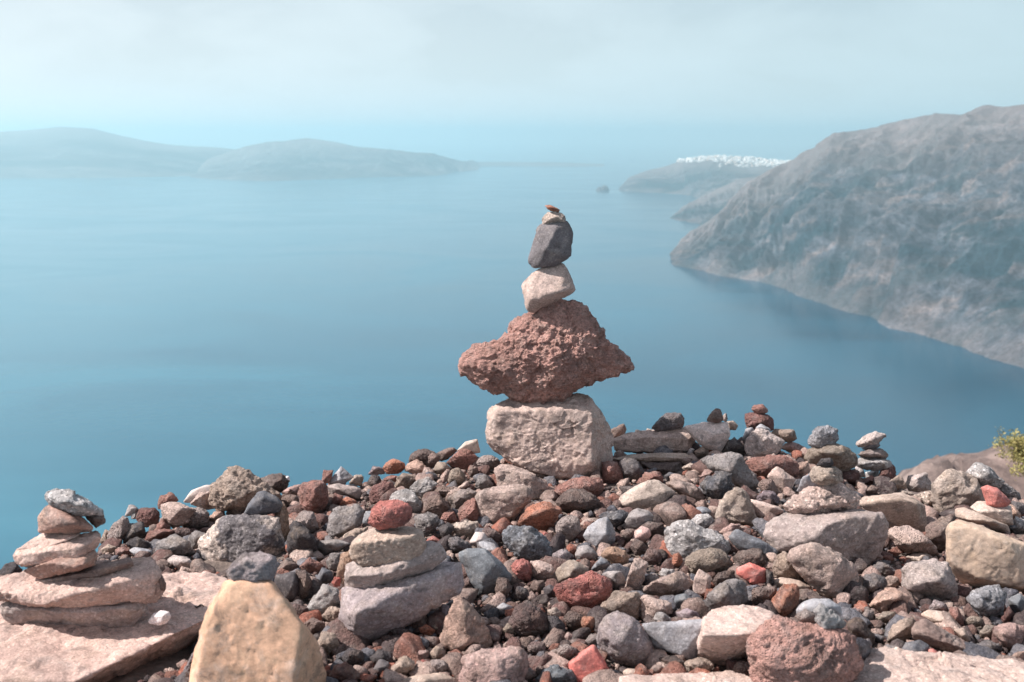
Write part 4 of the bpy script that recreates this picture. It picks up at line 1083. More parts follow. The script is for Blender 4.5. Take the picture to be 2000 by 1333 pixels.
S('I', 'smooth', 'greyblue', 'grey stone below the dark red skyline pair', '1480,375 1530,340 1620,390 1625,440 1500,420', on='dred', dy=-.08)
S('I', 'smooth', 'greyblue', 'slim blue grey stone left of the notched crag', '1350,490 1380,390 1450,370 1475,420 1400,510', on='dred', dy=-.10)
S('I', 'grain', 'tan', 'beige block on the skyline right of the dark red pair', '1630,430 1660,395 1850,395 1878,490 1800,520 1700,500', yb=640, dy=.05)
S('I', 'grain', 'pink', 'pinkish stone right of the notched crag', '1720,580 1800,510 1900,540 1985,590 1960,650 1800,620', dy=.04)
S('I', 'pit', 'redbrown', 'dark red brown block below the notched crag', '1390,700 1450,660 1700,650 1800,640 1880,720 1895,830 1850,860 1700,850 1580,870 1500,870 1420,800', key='rbblock')
S('I', 'slab', 'pinkbeige', 'faceted pink stone with a peak below the red brown block', '1590,860 1640,790 1690,755 1800,840 1865,880 1840,960 1750,1010 1700,980', '1690,780,20 1750,880,70 1640,850,30 1760,990,50')
S('I', 'pit', 'brown', 'dark red brown round stone left of the faceted pink one', '1500,930 1540,880 1640,880 1700,990 1690,1040 1560,1030', rnd=1)
S('I', 'pit', 'peach', 'pinkish pumice left of the olive beige skyline stone', '1860,730 1990,710 2010,800 1920,890 1870,860')
S('I', 'speck', 'purple', 'purple grey speckled stone right of the tall beige one', '1490,1060 1560,990 1650,1000 1710,1060 1700,1130 1600,1130 1500,1100')
S('I', 'grain', 'brown', 'brown stone on the skyline touching the cairn base', '60,400 190,335 215,390 205,450 80,500', yb=620)
S('I', 'grain', 'darkgrey', 'tiny dark stone on the skyline left of the pitted dark one', '290,445 310,395 380,420 385,455', on='longblk', dy=.1, nm='pebble')
S('I', 'grain', 'beige', 'tiny pale stone on the skyline beside the pitted dark one', '405,450 420,385 480,400 505,450', on='longblk', dy=.09, nm='pebble')
S('I', 'pit', 'tan', 'brown white mottled stone right of the long block\'s end', '880,610 960,560 1020,590 1020,660 900,665')
S('I', 'grain', 'white', 'small white cube at the right end of the long block', '808,635 840,575 882,590 862,650', nm='pebble')
S('I', 'grain', 'beige', 'light brown stone right of the hollow under the thin slab', '760,770 830,725 925,740 910,800 790,810')
S('I', 'grain', 'pink', 'pink stone against the left of the big grey pitted rock', '935,860 980,790 1060,780 1075,820 1000,890')
S('I', 'smooth', 'darkblue', 'small blue stone in the hollow right of the red brown one', '585,850 640,810 740,840 750,900 620,905')
S('I', 'smooth', 'greyblue', 'small pale blue stone above the big grey pitted rock', '1030,680 1050,630 1130,640 1140,670 1070,700')
S('I', 'grain', 'brightred', 'tiny red pebble beside the dark blue rough stone', '870,960 900,935 940,955 925,985 885,985', nm='pebble')
# --- left of the cairn
S('K', 'pit', 'orange', 'orange brown pyramid on the left skyline', '370,420 420,350 490,310 600,360 628,410 540,480 420,480', tint=1, yb=520)
S('K', 'grain', 'purple', 'purplish stone left of the orange brown skyline pyramid', '220,480 270,390 370,410 405,480 280,490', dy=.03)
S('K', 'pit', 'darkbrown', 'dark brown dome on the left skyline', '640,360 680,270 760,215 900,215 990,280 985,330 870,330 780,350 690,370', rnd=1, yb=440)
S('K', 'pit', 'brown', 'brown stone with a pale cap in front of the dark brown dome', '800,350 830,265 930,250 1000,310 955,400 885,435')
S('K', 'grain', 'peach', 'peach coloured angular stone in front of the dark brown dome', '625,440 640,370 750,320 850,390 885,440 790,492 720,482', key='peachst')
S('K', 'smooth', 'olive', 'smooth grey green stone right of the peach coloured one', '915,440 970,345 1060,350 1112,420 1062,475 960,485')
S('K', 'pit', 'redbrown', 'reddish pitted stone below the beige skyline cube', '1060,360 1150,270 1250,200 1330,225 1382,285 1375,375 1270,435 1150,405', key='redpit')
S('K', 'sand', 'beige', 'pale beige cube on the skyline left of the cairn', '1180,225 1270,130 1400,100 1432,245 1350,260 1260,230', '1200,215,20 1290,160,40 1390,120,40 1410,235,30', yb=420, p=50)
S('K', 'grain', 'brown', 'brown stone between the dark dome and the beige cube', '960,250 1040,210 1150,190 1182,225 1085,320 1000,340', dy=.02, yb=400)
S('K', 'pit', 'greybrown', 'pitted grey brown stone left of the cairn base', '1390,350 1450,270 1560,280 1640,330 1645,410 1520,440 1420,400', rnd=1)
S('K', 'pit', 'brown', 'small brown cube below the reddish pitted stone', '1290,455 1330,380 1400,400 1412,485 1320,515')
S('K', 'grain', 'grey', 'grey stone with a fold left of the pale pink wedged block', '1380,600 1420,490 1500,490 1585,605 1500,650 1400,650')
S('K', 'pit', 'olive', 'round ochre brown scoria below the smooth grey green stone', '1080,520 1100,430 1200,410 1282,500 1272,575 1190,615 1090,590', rnd=1)
S('K', 'grain', 'lightgrey', 'grey wedge with a peach left end in the left heap', '670,630 760,540 870,520 962,582 922,655 790,725 720,695', '700,640,40 860,560,40 900,640,60 800,690,60', key='peachend')
S('K', 'grain', 'tan', 'two toned tan and purple stone below the peach coloured one', '510,625 530,520 600,460 720,490 752,522 662,635 560,645')
S('K', 'smooth', 'darkblue', 'dark stone right of the peach coloured one', '780,505 870,450 960,490 978,545 900,560 820,540')
S('K', 'pit', 'maroon', 'dark red vesicular block behind the red cairn stone', '230,690 280,610 390,550 490,580 512,645 430,735 300,795 240,805', key='vesic')
S('K', 'pit', 'redbrown', 'red brown stone behind the dark red vesicular block', '370,540 440,495 540,500 525,565 490,600', dy=.02)
S('K', 'pit', 'dark', 'dark rounded stone left of the dark red vesicular block', '200,570 250,490 330,490 362,565 270,645')
S('K', 'grain', 'beige', 'cream beige stone near the left skyline', '10,570 70,495 150,490 162,545 130,615')
S('K', 'speck', 'lightgrey', 'pale speckled knobbly stone behind the red cairn stone', '430,770 500,680 600,630 700,660 750,740 822,822 822,905 720,925 640,860', key='knob')
S('K', 'pit', 'brown', 'brown rough stone below the grey wedge with a peach end', '900,700 980,610 1150,620 1182,665 1100,710 960,750')
S('K', 'slab', 'pinkbeige', 'thin pinkish sliver leaning on the left of the heap middle', '1140,695 1200,620 1300,550 1312,605 1245,660', dy=.02)
S('K', 'grain', 'greybrown', 'mottled grey brown stone below the thin pinkish sliver', '1090,745 1150,680 1300,640 1392,685 1342,765 1240,825 1150,875')
S('K', 'pit', 'brown', 'brown stone with ochre spots right of the speckled knobbly one', '840,850 870,730 970,700 1050,760 1112,855 1000,955 900,905')
S('K', 'pit', 'redbrown', 'pink red pitted stone left of the broad pink block', '1190,880 1270,780 1370,740 1395,800 1452,965 1432,1015 1330,990 1200,1010', key='pinkpit')
S('K', 'grain', 'beige', 'grey beige knobbly stone below the pink red pitted one', '1130,1100 1150,1030 1270,990 1400,1000 1425,1075 1330,1175 1200,1155')
S('K', 'pit', 'redbrown', 'small dark stone with a red top left of the pink red pitted one', '1000,965 1040,900 1150,890 1192,985 1100,1020')
S('K', 'speck', 'grey', 'green grey block right behind the tan cairn block', '720,940 850,890 960,930 995,1005 905,1115 820,1190 740,1070')
S('K', 'grain', 'dark', 'dark stone right of the green grey block', '960,1070 1080,1010 1150,1060 1105,1185 1040,1210')
S('K', 'sand', 'pale', 'pale cream pink stone above the blue grey chip', '1310,1225 1380,1110 1470,1110 1538,1205 1400,1285')
S('K', 'grain', 'red', 'small red orange stone right of the tan cairn block', '835,1205 920,1150 1050,1220 1025,1255 900,1230')
S('K', 'pit', 'darkgrey', 'dark mottled stone right of the small red orange one', '1050,1280 1100,1170 1200,1160 1330,1240 1355,1305 1080,1345')
S('K', 'pit', 'scoria', 'dark pitted stone below the broad pink block', '1440,1090 1530,1060 1650,1130 1692,1195 1590,1250 1500,1170', rnd=1)
# --- cairn with the red stone on top
S('E', 'slab', 'lilac', 'long grey slab with a shaded front at the bottom of the red topped cairn',
  '100,850 110,690 180,720,-40 300,700,-80 600,570,-120 800,515,-150 900,510,-130 915,560,-120 910,680,-110 870,750,-80 640,835 600,885 480,935 300,1075 190,1095 100,970',
  '212,858,240 360,800,180 520,700,100 840,590,-50 190,1080,90 480,920,-40 640,825,-110 120,880,120', key='rt1', nm='cairn_stone', p=50, yb=1100)
S('E', 'slab', 'greybrown', 'grey slab sloping up to the right, second in the red topped cairn',
  '120,600 150,530 260,530,-40 540,480,-60 660,380,-60 740,375 790,420 800,490 700,562 600,602 400,692 250,738 170,718 130,682', '150,610,90 420,590,150 600,540,90 760,450,-10 250,720,40 170,700,40', on='rt1', dy=.01, key='rt2', nm='cairn_stone', p=40)
S('E', 'slab', 'tan', 'tan block, third stone of the red topped cairn',
  '160,420 180,365,-30 290,290,-90 440,285,-100 580,280,-90 640,310 667,420 660,472 540,532 400,532 260,542 165,492', '175,400,60 400,370,110 590,330,110 630,320,50 545,522,70 230,532,50', on='rt2', dy=-.005, key='rt3', nm='cairn_stone', p=50)
S('E', 'pit', 'red', 'rounded rose red scoria on top of a low cairn', '280,220 300,150 350,100 430,88 540,110 578,150 570,210 530,260 440,288 360,293 285,270', on='rt3', rnd=1, nm='cairn_stone', tint=1)
S('E', 'smooth', 'teal', 'dark teal angular stone with a flat face right of the red topped cairn', '890,460 950,430 1070,430 1130,490 1170,510 1240,600 1250,640 1150,720 1090,750 1010,745 980,600 930,550', '930,470,30 1080,460,60 1140,530,90 1060,600,110 1050,720,70', key='tealang', p=50)
S('E', 'smooth', 'greyblue', 'blue grey chip behind the dark teal angular stone', '1020,385 1060,375 1130,390 1180,440 1172,485 1120,490 1060,440', p=50)
S('E', 'grain', 'brown', 'brown upright stone at the right foot of the dark teal angular one', '1140,690 1160,620 1220,620 1250,690 1200,772 1145,745', yb=790)
S('E', 'grain', 'peach', 'peach pink pyramid standing low in the heap', '760,1075 800,960 860,770 900,750 940,790 1020,880 1090,980 1122,1078 1050,1108 960,1055 860,1132 790,1102', '905,765,10 930,890,90 955,1050,110 800,1060,70 860,1110,80 1050,1095,40', key='peachpyr', p=40)
S('E', 'smooth', 'purple', 'purplish pebble left of the peach pink pyramid', '740,880 780,800 830,810 810,930 760,940', nm='pebble')
S('E', 'grain', 'orange', 'orange pebble in the gap under the long grey cairn slab', '620,970 670,940 730,980 700,1030 650,1010', nm='pebble')
S('E', 'grain', 'olive', 'olive pebble right of the orange one under the cairn slab', '700,950 740,925 765,965 750,1000 715,985', nm='pebble')
S('E', 'smooth', 'darkblue', 'dark blue pebble below the orange one under the cairn slab', '585,1070 630,1020 690,1050 690,1105 620,1125', nm='pebble')
S('E', 'grain', 'pink', 'pink red pebble below the dark blue one', '580,1150 620,1115 690,1120 680,1190 620,1195', nm='pebble')
S('E', 'grain', 'red', 'red pebble right of the tan stone near the bottom edge', '600,1240 640,1180 682,1190 655,1255 610,1262', nm='pebble')
S('E', 'grain', 'tan', 'tan angular stone near the bottom edge left of the red pebble', '420,1310 440,1220 520,1150 590,1180 590,1235 500,1305')
S('E', 'grain', 'tan', 'grey tan stone in front of the peach pyramid\'s left foot', '690,1140 740,1080 800,1120 812,1195 720,1180')
S('E', 'pit', 'greybrown', 'mottled grey stone below the grey tan one by the peach pyramid', '660,1255 700,1180 790,1180 832,1235 760,1285', rnd=1)
S('E', 'pit', 'dark', 'dark round stone left below the long grey cairn slab', '90,1160 150,1100 240,1120 252,1195 180,1235', rnd=1)
S('E', 'grain', 'dark', 'dark stone in the shade under the long grey cairn slab', '280,1170 340,1110 430,1130 452,1225 340,1235', rnd=1)
S('E', 'smooth', 'darkgrey', 'dark upright pebble left of the tan angular stone', '310,1245 350,1170 420,1200 422,1295 330,1285', nm='pebble')
S('E', 'grain', 'redbrown', 'red brown stone at the bottom edge right of the yellow slab', '0,1290 40,1230 130,1195 210,1270 222,1315 100,1350 0,1335')
S('E', 'slab', 'tan', 'low tan slab at the bottom edge left of the pink lump', '440,1350 600,1282 780,1270 870,1312 890,1400 440,1400', nm='slab')
S('E', 'grain', 'pink', 'dusky pink lump with a cleft at the bottom edge in the middle', '920,1190 1000,1150 1050,1105 1120,1150 1180,1150 1290,1090 1330,1110 1382,1215 1332,1295 1310,1400 900,1400', '960,1200,60 1060,1140,40 1150,1190,90 1290,1120,50 1330,1220,60 1180,1350,120 960,1350,90', key='dusky')
S('E', 'grain', 'ochre', 'tan stone left of the red topped cairn with an ochre spot', '60,620 90,460 160,430 182,500 150,570 110,670', on='rt2', dy=.04)
S('E', 'grain', 'brightred', 'small red stone at the foot of the tan one left of the red topped cairn', '28,660 45,615 90,620 85,680 45,685', on='rt2', dy=.02, nm='pebble')
S('E', 'grain', 'grey', 'long grey rough stone left of the red cairn stone', '0,340 10,200 80,140 200,130 250,170 232,265 150,335 40,365', '40,240,60 110,170,40 210,180,40 180,270,80 50,330,60', key='longgrey')
S('E', 'grain', 'tan', 'tan stone between the long grey rough one and the tan cairn block', '90,355 180,290 280,280 220,365 110,400')
S('E', 'grain', 'grey', 'grey rounded stone left of the red topped cairn', '0,525 40,460 100,450 75,565 10,575', rnd=1)
S('E', 'smooth', 'greyblue', 'small blue green pebble in the low middle of the heap', '1140,825 1190,790 1260,820 1250,875 1170,885', rnd=1, nm='pebble')
S('E', 'pit', 'brown', 'brown pitted pebble left of the small blue green one', '1030,845 1080,800 1150,810 1155,865 1080,885', rnd=1, nm='pebble')
S('E', 'grain', 'brown', 'brown pebble behind the small blue green one', '1050,795 1100,750 1160,780 1150,815 1070,820', nm='pebble')
S('E', 'pit', 'brown', 'dark brown pebble right of the peach pyramid', '1070,935 1100,890 1150,890 1192,935 1150,975 1090,965', rnd=1, nm='pebble')
S('E', 'grain', 'olive', 'tan pebble right of the peach pyramid\'s foot', '1180,985 1220,930 1282,960 1282,1015 1210,1025', nm='pebble')
S('E', 'pit', 'scoria', 'dark stone left under the dark teal angular one', '895,650 960,620 1010,700 985,745 900,735', dy=.02)
# --- lower left
S('D', 'sand', 'yellow', 'big yellow slab standing on end with a dark right side',
  '105,1290 130,1150 200,930 300,760 420,745 560,770 650,900 740,1020 830,1150,-60 855,1265,-110 850,1500,-150 90,1500', '325,772,40 540,780,50 640,905,90 728,1022,140 690,1250,170 660,1490,180 150,1250,110 120,1490,110 230,950,70', key='yellowslab', nm='boulder', yb=1530, p=90, chips=4)
S('D', 'grain', 'lilac', 'grey purple block balanced on the big yellow slab', '310,740 305,690 350,640 400,595,-20 450,582,-20 560,600 590,625 572,720 545,757 430,742 340,757', '330,680,50 430,640,70 540,640,70 545,740,70 340,745,50', on='yellowslab', dy=.005, nm='cairn_stone')
S('D', 'grain', 'tan', 'big grey tan rock with a sunlit peak on the left skyline',
  '200,270 240,190 320,95 380,100 480,160 560,220 612,262 605,295 500,290 440,310 350,320 260,345 210,305', '250,230,40 330,170,60 330,300,80 460,230,80 570,260,30', yb=420, key='peak')
S('D', 'smooth', 'darkblue', 'smooth blue grey stone resting on the black and white patched rock', '400,370 430,310 480,245 520,235 590,270 622,312 600,352 520,362 440,392', '440,320,40 510,270,50 590,300,30 500,350,50', key='bluecap', on='peak', dy=-.28, nm='cairn_stone')
S('D', 'grain', 'ochre', 'tan stone behind the smooth blue grey one', '560,440 590,360 620,300 655,330 662,455 640,570 600,545', on='peak', dy=-.26)
S('D', 'patch', 'darkgrey', 'large black and white patched rock left of centre',
  '135,610 160,530 220,430 290,390 400,370 500,380 590,380 575,460 605,540 640,570 605,625 560,645 400,695 300,705 150,685', '190,560,60 300,430,50 480,410,60 540,500,90 580,590,50 400,650,100 220,650,70', key='patchrock', on='peak', dy=-.30, nm='boulder')
S('D', 'grain', 'pinkbeige', 'pinkish stone left of the sunlit peak rock', '90,310 150,240 210,240 245,335 180,340', yb=400)
S('D', 'pit', 'greybrown', 'brown pitted stone left of the patched rock', '20,425 60,340 150,330 202,362 192,435 100,455', rnd=1)
S('D', 'grain', 'peach', 'small beige stone above the patched rock', '195,395 230,350 270,350 295,385 220,425')
S('D', 'sand', 'pale', 'cream coloured stone on the skyline left of the sunlit peak rock', '50,300 100,230 180,200 245,200 205,255 110,300', yb=370, rnd=1)
S('D', 'pit', 'redbrown', 'dark red brown cube of scoria on the left skyline', '710,250 740,190 800,170 870,185 888,285 852,355 780,375 730,325', key='rbcube')
S('D', 'grain', 'darkbrown', 'dark stone on the skyline right of the sunlit peak rock', '470,165 560,140 620,130 662,180 655,215 600,245 520,205', yb=330, key='dkbehind')
S('D', 'smooth', 'white', 'tiny white stone on the left skyline', '628,148 662,148 668,176 640,182', on='dkbehind', dy=.01, nm='pebble')
S('D', 'grain', 'pink', 'pinkish stone left of the red brown cube', '610,240 670,210 740,190 722,255 640,270')
S('D', 'pit', 'brown', 'brown stone below the pinkish one by the red brown cube', '610,300 620,250 710,260 722,315 650,330')
S('D', 'grain', 'dark', 'big dark stone in the shade right of the patched rock', '660,490 690,400 740,430 832,525 822,605 700,630 650,570', yb=640)
S('D', 'pit', 'greybrown', 'grey pitted stone below the red brown cube', '690,395 740,350 800,360 832,445 782,490 720,440', rnd=1)
S('D', 'grain', 'redbrown', 'slim red stone on the left skyline', '845,190 860,115 920,115 890,190', yb=260)
S('D', 'smooth', 'greyblue', 'grey pyramid on the left skyline', '880,190 960,90 1032,155 970,195', '950,110,10 950,170,40', yb=250)
S('D', 'pit', 'redbrown', 'reddish stone in front of the grey skyline pyramid', '880,200 930,140 992,175 980,205')
S('D', 'slab', 'greybrown', 'log shaped stone with a pale top behind the long grey rough one', '870,205 950,190 1072,220 1072,285 900,255')
S('D', 'grain', 'beige', 'small beige stone right of the grey skyline pyramid', '1005,190 1050,140 1088,150 1078,205', yb=240)
S('D', 'grain', 'redbrown', 'pink brown stone right of the red brown cube', '905,310 920,245 972,260 965,320 920,330')
S('D', 'pit', 'orange', 'orange scoria pebble above the long grey rough stone', '940,320 990,265 1052,290 1042,330', rnd=1)
S('D', 'smooth', 'blue', 'slate blue stone left of the red cairn stone', '1080,420 1100,350 1150,350 1160,440 1100,450')
S('D', 'smooth', 'dark', 'dark slate block right of the grey purple balanced one', '570,800 580,720 690,700 722,765 702,865 620,880')
S('D', 'grain', 'brown', 'brown block right of the dark slate block', '700,690 760,690 792,745 772,835 730,865 700,795')
S('D', 'grain', 'brown', 'brown wedge above the dark slate block', '590,690 640,620 712,655 702,710 600,715')
S('D', 'pit', 'redbrown', 'reddish brown stone above the brown block', '720,670 780,615 852,655 852,700 760,715')
S('D', 'smooth', 'darkblue', 'dark green grey stone left of the red topped cairn\'s grey slabs', '805,765 850,675 912,695 912,745 850,785')
S('D', 'grain', 'lightgrey', 'light grey rounded stone left of the long cairn slab', '760,925 800,850 860,770 940,800 952,875 880,945 800,965', '800,880,50 870,800,40 920,860,60 850,920,60', key='ltgrey')
S('D', 'pit', 'tan', 'tan pitted stone below the light grey rounded one', '850,955 890,895 960,910 982,955 900,1005', rnd=1)
S('D', 'pit', 'scoria', 'dark scoria beside the yellow slab\'s shoulder', '650,940 690,880 770,900 782,980 730,990', rnd=1)
S('D', 'pit', 'brown', 'brown stone right of the dark scoria by the yellow slab', '740,1005 800,960 872,995 852,1055 760,1065')
S('D', 'smooth', 'pale', 'pinkish white oval pebble left of the long cairn slab', '895,1035 920,990 957,1000 947,1060 910,1060', rnd=1, nm='pebble')
S('D', 'grain', 'tan', 'tan stone below the pinkish white oval pebble', '810,1140 850,1040 920,1050 952,1115 880,1185 820,1175')
S('D', 'grain', 'lilac', 'grey wedge between the big pale slab and the yellow slab', '55,1270 100,1180 145,1140 130,1260 90,1300', yb=1340)
S('D', 'grain', 'darkgrey', 'dark stone at the bottom edge left of the yellow slab', '-10,1330 60,1265 120,1300 125,1400 0,1400')
S('D', 'slab', 'grey', 'flat grey stone below the long grey rough one', '830,570 840,520 930,510 1012,535 952,580 860,600')
S('D', 'grain', 'grey', 'rounded grey stone above the dark green grey one', '870,650 900,590 960,590 942,680 890,700', rnd=1)
# --- left cairn on its slab
S('C', 'slab', 'slabpink', 'big flat pale pink slab filling the lower left corner',
  '-120,900 0,760,t 700,640,t 1040,622,t 1100,612,t 1300,618,t 1470,640,t 1520,700,t 1400,890,t 1290,1130 1200,1200 870,1345 800,1500 -120,1500',
  '1370,884,t 1150,985,t 1000,1000,t 790,1065,t 640,1170,t 470,1340,t -100,1340,t 860,1330,360 1190,1190,130 1290,1110,40', key='bigslab', nm='slab', Y=1.82, p=90, thick=.25, grow=1.0, chips=3)
S('C', 'slab', 'greybrown', 'lowest dark edged slab of the left cairn', '10,830 60,805 220,830,-60 500,800,-80 930,790,-40 940,870 870,930 820,992 740,985 450,962 80,948 30,912',
  '60,850,50 300,875,90 560,890,100 800,850,90 740,970,0 450,950,10 90,935,10 840,900,40', on='bigslab', dy=-.125, key='lc1', nm='cairn_stone', p=40)
S('C', 'slab', 'slabpink', 'broad slab, second from the bottom of the left cairn',
  '-60,690 0,665,-30 100,630,-90 300,600,-150 600,560,-170 900,530,-120 980,550,-80 1000,610 1040,650 1060,740 1000,805 850,835 500,852 300,852 220,832 80,802 -60,790',
  '-40,740,60 120,760,120 280,835,190 450,765,200 700,712,150 1000,645,20 960,790,-110 500,845,-10 240,810,50', on='lc1', dy=.0, key='lc2', nm='cairn_stone', p=50)
S('C', 'slab', 'brown', 'dark thin slab tilted up to the right in the left cairn', '260,665 400,630,-40 620,575,-60 830,535,-20 850,580 800,612 600,662 420,692 280,702', '290,675,60 600,615,90 830,560,30 600,650,80 300,692,60', on='lc2', dy=.0, key='lc3', nm='cairn_stone')
S('C', 'slab', 'slabbrown', 'dark brown slab under the pink block of the left cairn', '150,610 250,575 420,540 600,480 630,510 622,572 500,612 350,642 260,662', on='lc3', dy=-.01, key='lc4', nm='cairn_stone')
S('C', 'slab', 'slabpink', 'pink block with a notched front in the middle of the left cairn', '90,515 120,465 250,455,-60 400,420,-70 600,360,-50 640,370 640,430 590,490 500,552 420,547 250,577 160,592 110,562',
  '110,520,50 250,490,90 330,500,70 420,480,90 560,440,70 490,535,80 250,565,80 150,575,60', on='lc4', dy=.0, key='lc5', nm='cairn_stone')
S('C', 'slab', 'slabpink', 'flat tan wedge on the pink block of the left cairn', '105,475 270,370,-60 400,355,-70 525,370,-20 500,392 340,452 250,472', '130,472,20 250,468,40 345,448,50 490,390,30 300,420,20', on='lc5', dy=.0, key='lc6', nm='cairn_stone', p=50)
S('C', 'slab', 'slabbrown', 'orange brown stone, second from the top of the left cairn', '250,260 290,200 320,180 440,235 540,265 602,332 590,357 490,372 330,362 255,362', on='lc6', key='lc7', nm='cairn_stone')
S('C', 'grain', 'brown', 'small brown stone on the right side of the left cairn\'s top', '555,260 640,240 687,277 682,302 620,332 585,300', on='lc7', dy=.02, nm='cairn_stone')
S('C', 'speck', 'lightgrey', 'whitish pitted stone topping the left cairn', '285,120 320,95 365,85 440,95 530,130 590,180 660,230 662,262 600,245 500,258 440,248 380,220 320,172', on='lc7', dy=-.005, nm='cairn_stone', tint=1)
S('C', 'pit', 'brown', 'small knob at the right end of the left cairn\'s broad slab', '1015,670 1045,650 1072,690 1068,740 1030,750', on='lc2', dy=-.0, nm='pebble')
S('C', 'smooth', 'white', 'white quartz pebble on the big pale slab', '958,940 990,890 1040,868 1090,878 1102,910 1075,952 1030,962 970,955', '1000,910,30 1060,900,40 1040,945,40', Y=1.672, nm='pebble', p=40, lvl=4)
S('C', 'pit', 'dark', 'dark scoria at the left edge behind the left cairn', '-20,640 40,570 90,555 152,605 140,660 0,680', dy=.08, yb=720)
S('C', 'pit', 'greybrown', 'tall brownish stone leaning at the left end of the skyline', '690,425 720,320 790,260 832,270 842,335 782,415 720,455', '720,400,30 790,290,30 780,390,50')
S('C', 'grain', 'tan', 'small brown stone behind the left cairn', '640,430 680,350 712,360 705,450')
S('C', 'smooth', 'grey', 'pointed grey stone on the far left skyline', '805,265 830,190 860,185 902,218 880,250', yb=330)
S('C', 'grain', 'lightgrey', 'small light grey stone below the pointed grey one', '845,280 850,235 892,225 890,280', yb=330)
S('C', 'pit', 'maroon', 'dark red brown scoria on the far left skyline', '880,265 900,210 1000,205 1037,242 1022,315 940,335 890,305', rnd=1)
S('C', 'grain', 'dark', 'dark stone below the dark red brown scoria', '790,430 830,310 920,300 952,395 850,450', dy=.03)
S('C', 'grain', 'redbrown', 'rounded red brown stone on the far left skyline', '1015,190 1030,130 1110,105 1157,158 1080,190 1030,220', yb=260)
S('C', 'grain', 'pinkbeige', 'large pinkish stone below the rounded red brown skyline one', '1040,200 1080,175 1160,170 1270,220 1210,300 1120,340 1050,270', yb=380)
S('C', 'grain', 'greybrown', 'brownish stone right of the large pinkish one', '1150,300 1180,215 1290,210 1352,265 1312,330 1200,335')
S('C', 'grain', 'redbrown', 'small reddish stone below the dark red brown scoria', '1000,350 1040,270 1102,325 1092,360 1000,390')
S('C', 'grain', 'redbrown', 'long orange brown stone in the left heap', '930,415 960,360 1060,340 1132,355 1080,390 960,435')
S('C', 'pit', 'scoria', 'dark pitted stone left of the patched rock', '1080,390 1160,330 1230,340 1252,375 1180,410', rnd=1)
S('C', 'grain', 'dark', 'dark grey stone left of the grey hummock in the left heap', '810,440 870,390 930,420 1002,445 992,495 850,470')
S('C', 'grain', 'grey', 'grey hummock shaped stone behind the big pale slab', '1010,475 1020,420 1130,380 1200,430 1262,505 1180,530 1090,510 1020,520', rnd=1)
S('C', 'smooth', 'greyblue', 'flat blue grey stone at the back edge of the big pale slab', '830,480 870,460 990,480 985,530 900,540', rnd=1)
S('C', 'grain', 'grey', 'grey stone touching the left of the patched rock', '1210,410 1260,350 1342,372 1315,445 1250,480', rnd=1)
S('C', 'grain', 'pale', 'pinkish white stone at the back edge of the big pale slab', '1080,540 1120,510 1210,530 1292,605 1210,615 1120,580', rnd=1)
S('C', 'grain', 'tan', 'small tan stone behind the broad slab of the left cairn', '650,475 700,440 760,460 750,500 670,505')
S('C', 'grain', 'redbrown', 'low reddish stone behind the left cairn', '740,480 800,455 850,480 830,515 750,520')

# dry curled twig on the big pale slab
tw = []
tp = [at_z(380 + 18 * k / 6, 1184 + 2.5 * math.sin(k * 1.1), at(0, 1160, 1.82)[2] + .004) for k in range(7)]
def tube(P, rad, n=7):
    V, F = [], []
    for k, q in enumerate(P):
        for j in range(n):
            a = j * 2 * math.pi / n
            V.append(q + rad[k] * np.array((0, math.cos(a), math.sin(a))))
    for k in range(len(P) - 1):
        for j in range(n): F.append((k * n + j, k * n + (j + 1) % n, (k + 1) * n + (j + 1) % n, (k + 1) * n + j))
    return V, F

# ------------------------------------------------------------------ rubble that fills the gaps: past the stones built one by one
def inside(poly, x, y, grow):
    c = poly.mean(0); q = c + (poly - c) * grow
    x1, y1 = q[:, 0], q[:, 1]; x2, y2 = np.roll(x1, -1), np.roll(y1, -1)
    cond = ((y1 > y) != (y2 > y)) & (x < (x2 - x1) * (y - y1) / (y2 - y1 + 1e-9) + x1)
    return cond.sum() % 2 == 1
BOX = [(q[:, 0].min(), q[:, 0].max(), q[:, 1].min(), q[:, 1].max()) for q in FOOT]

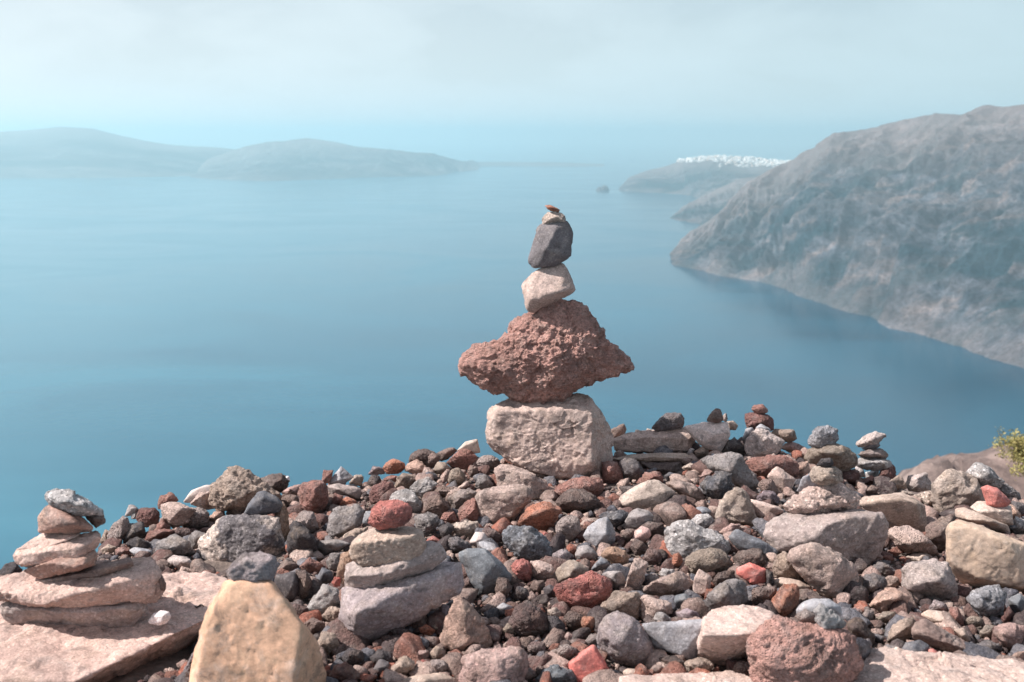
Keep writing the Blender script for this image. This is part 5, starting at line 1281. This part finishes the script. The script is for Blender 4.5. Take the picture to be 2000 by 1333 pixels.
rf = np.random.RandomState(12)
RV, RF = [], []
count = 0
placed = []; cells = {}
def add_rock(C, size, level):
    global count
    dirs, F = ico(level)
    ext = size * np.array((rf.uniform(.75, 1.2), rf.uniform(.75, 1.2), rf.uniform(.6, .95))) / 2
    n = rf.normal(size=(7 + rf.randint(5), 3)); n /= np.linalg.norm(n, axis=1)[:, None]
    dd = rf.uniform(.52, 1.0, len(n))
    q = np.maximum(dirs @ (n / dd[:, None]).T, 0.05)
    r = 1 / np.power(np.power(q, 50).sum(1), 1 / 50)
    r = np.minimum(r, 1.5)
    r = r * (1 + .10 * perlin(dirs * 1.9 + rf.uniform(-50, 50, 3)) + (.05 * perlin(dirs * 5 + rf.uniform(-50, 50, 3)) if level > 1 else 0) + (.04 * perlin(dirs * 10 + rf.uniform(-50, 50, 3)) if level > 2 else 0))
    V = dirs * r[:, None] * ext
    a, b_ = rf.uniform(0, 6.28), rf.uniform(-.6, .6)
    M = np.array([[math.cos(a), -math.sin(a), 0], [math.sin(a), math.cos(a), 0], [0, 0, 1]]) @ np.array([[1, 0, 0], [0, math.cos(b_), -math.sin(b_)], [0, math.sin(b_), math.cos(b_)]])
    RV.append(V @ M.T + C); RF.append(F + count); count += len(V)

for size, tries, level in ((.085, 260, 4), (.055, 900, 3), (.038, 2600, 3), (.026, 5200, 2), (.017, 9000, 2), (.011, 16000, 2), (.007, 24000, 1)):
    for _ in range(tries):
        px = rf.uniform(-420, 2420)
        s, yf = interp(CREST, px)
        t = rf.rand() ** 1.15
        py = s + 4 + (1430 - s) * t
        inframe = -60 < px < 2060
        if size > .08 and inframe: continue
        Y = ground_Y(px, py)
        C = at(px, py, Y)
        sz = size * rf.uniform(.75, 1.2)
        hp = sz / Y * FPX * .5
        if inframe:
            hit = False
            for poly, (a, b_, c, d), yb_ in zip(FOOT, BOX, BEHIND):
                if Y > yb_: continue
                if a - hp < px < b_ + hp and c - hp < py < d + hp * .2 and (inside(poly, px, py - hp * .35, 1.0) or inside(poly, px, py - hp * .9, .96)):
                    hit = True; break
            if hit: continue
        if len(placed):
            near = [q for gx_ in (-1, 0, 1) for gy_ in (-1, 0, 1) for q in cells.get((int(C[0] / .1) + gx_, int(C[1] / .1) + gy_), ())]
            if any((q[0] - C[0]) ** 2 + (q[1] - C[1]) ** 2 + (q[2] - C[2]) ** 2 < ((q[3] + sz) * .36) ** 2 for q in near): continue
        placed.append((*C, sz)); cells.setdefault((int(C[0] / .1), int(C[1] / .1)), []).append((*C, sz))
        add_rock(C + np.array((0, 0, sz * .12)), sz, level)
rub = mesh_obj('rubble', np.concatenate(RV), np.concatenate(RF), RUBBLE_MAT)
tag(rub, 'small stones and grit filling the gaps of the heap', 'rubble', kind='stuff')

V, F = tube(tp, [.0012, .0018, .002, .0022, .002, .0016, .001])
twm, _n, _l, tb = new_mat('dead_twig'); tb.inputs['Base Color'].default_value = (*srgb((62, 50, 46)), 1)
tag(mesh_obj('twig', np.array(V) - tp[3], F, twm, loc=tp[3]), 'tiny dry dark twig lying on the big pale slab', 'twig')
print('stones', NSTONE[0], 'rubble', len(placed), 'tris', sum(len(o.data.polygons) for o in COL.objects if o.type == 'MESH'))
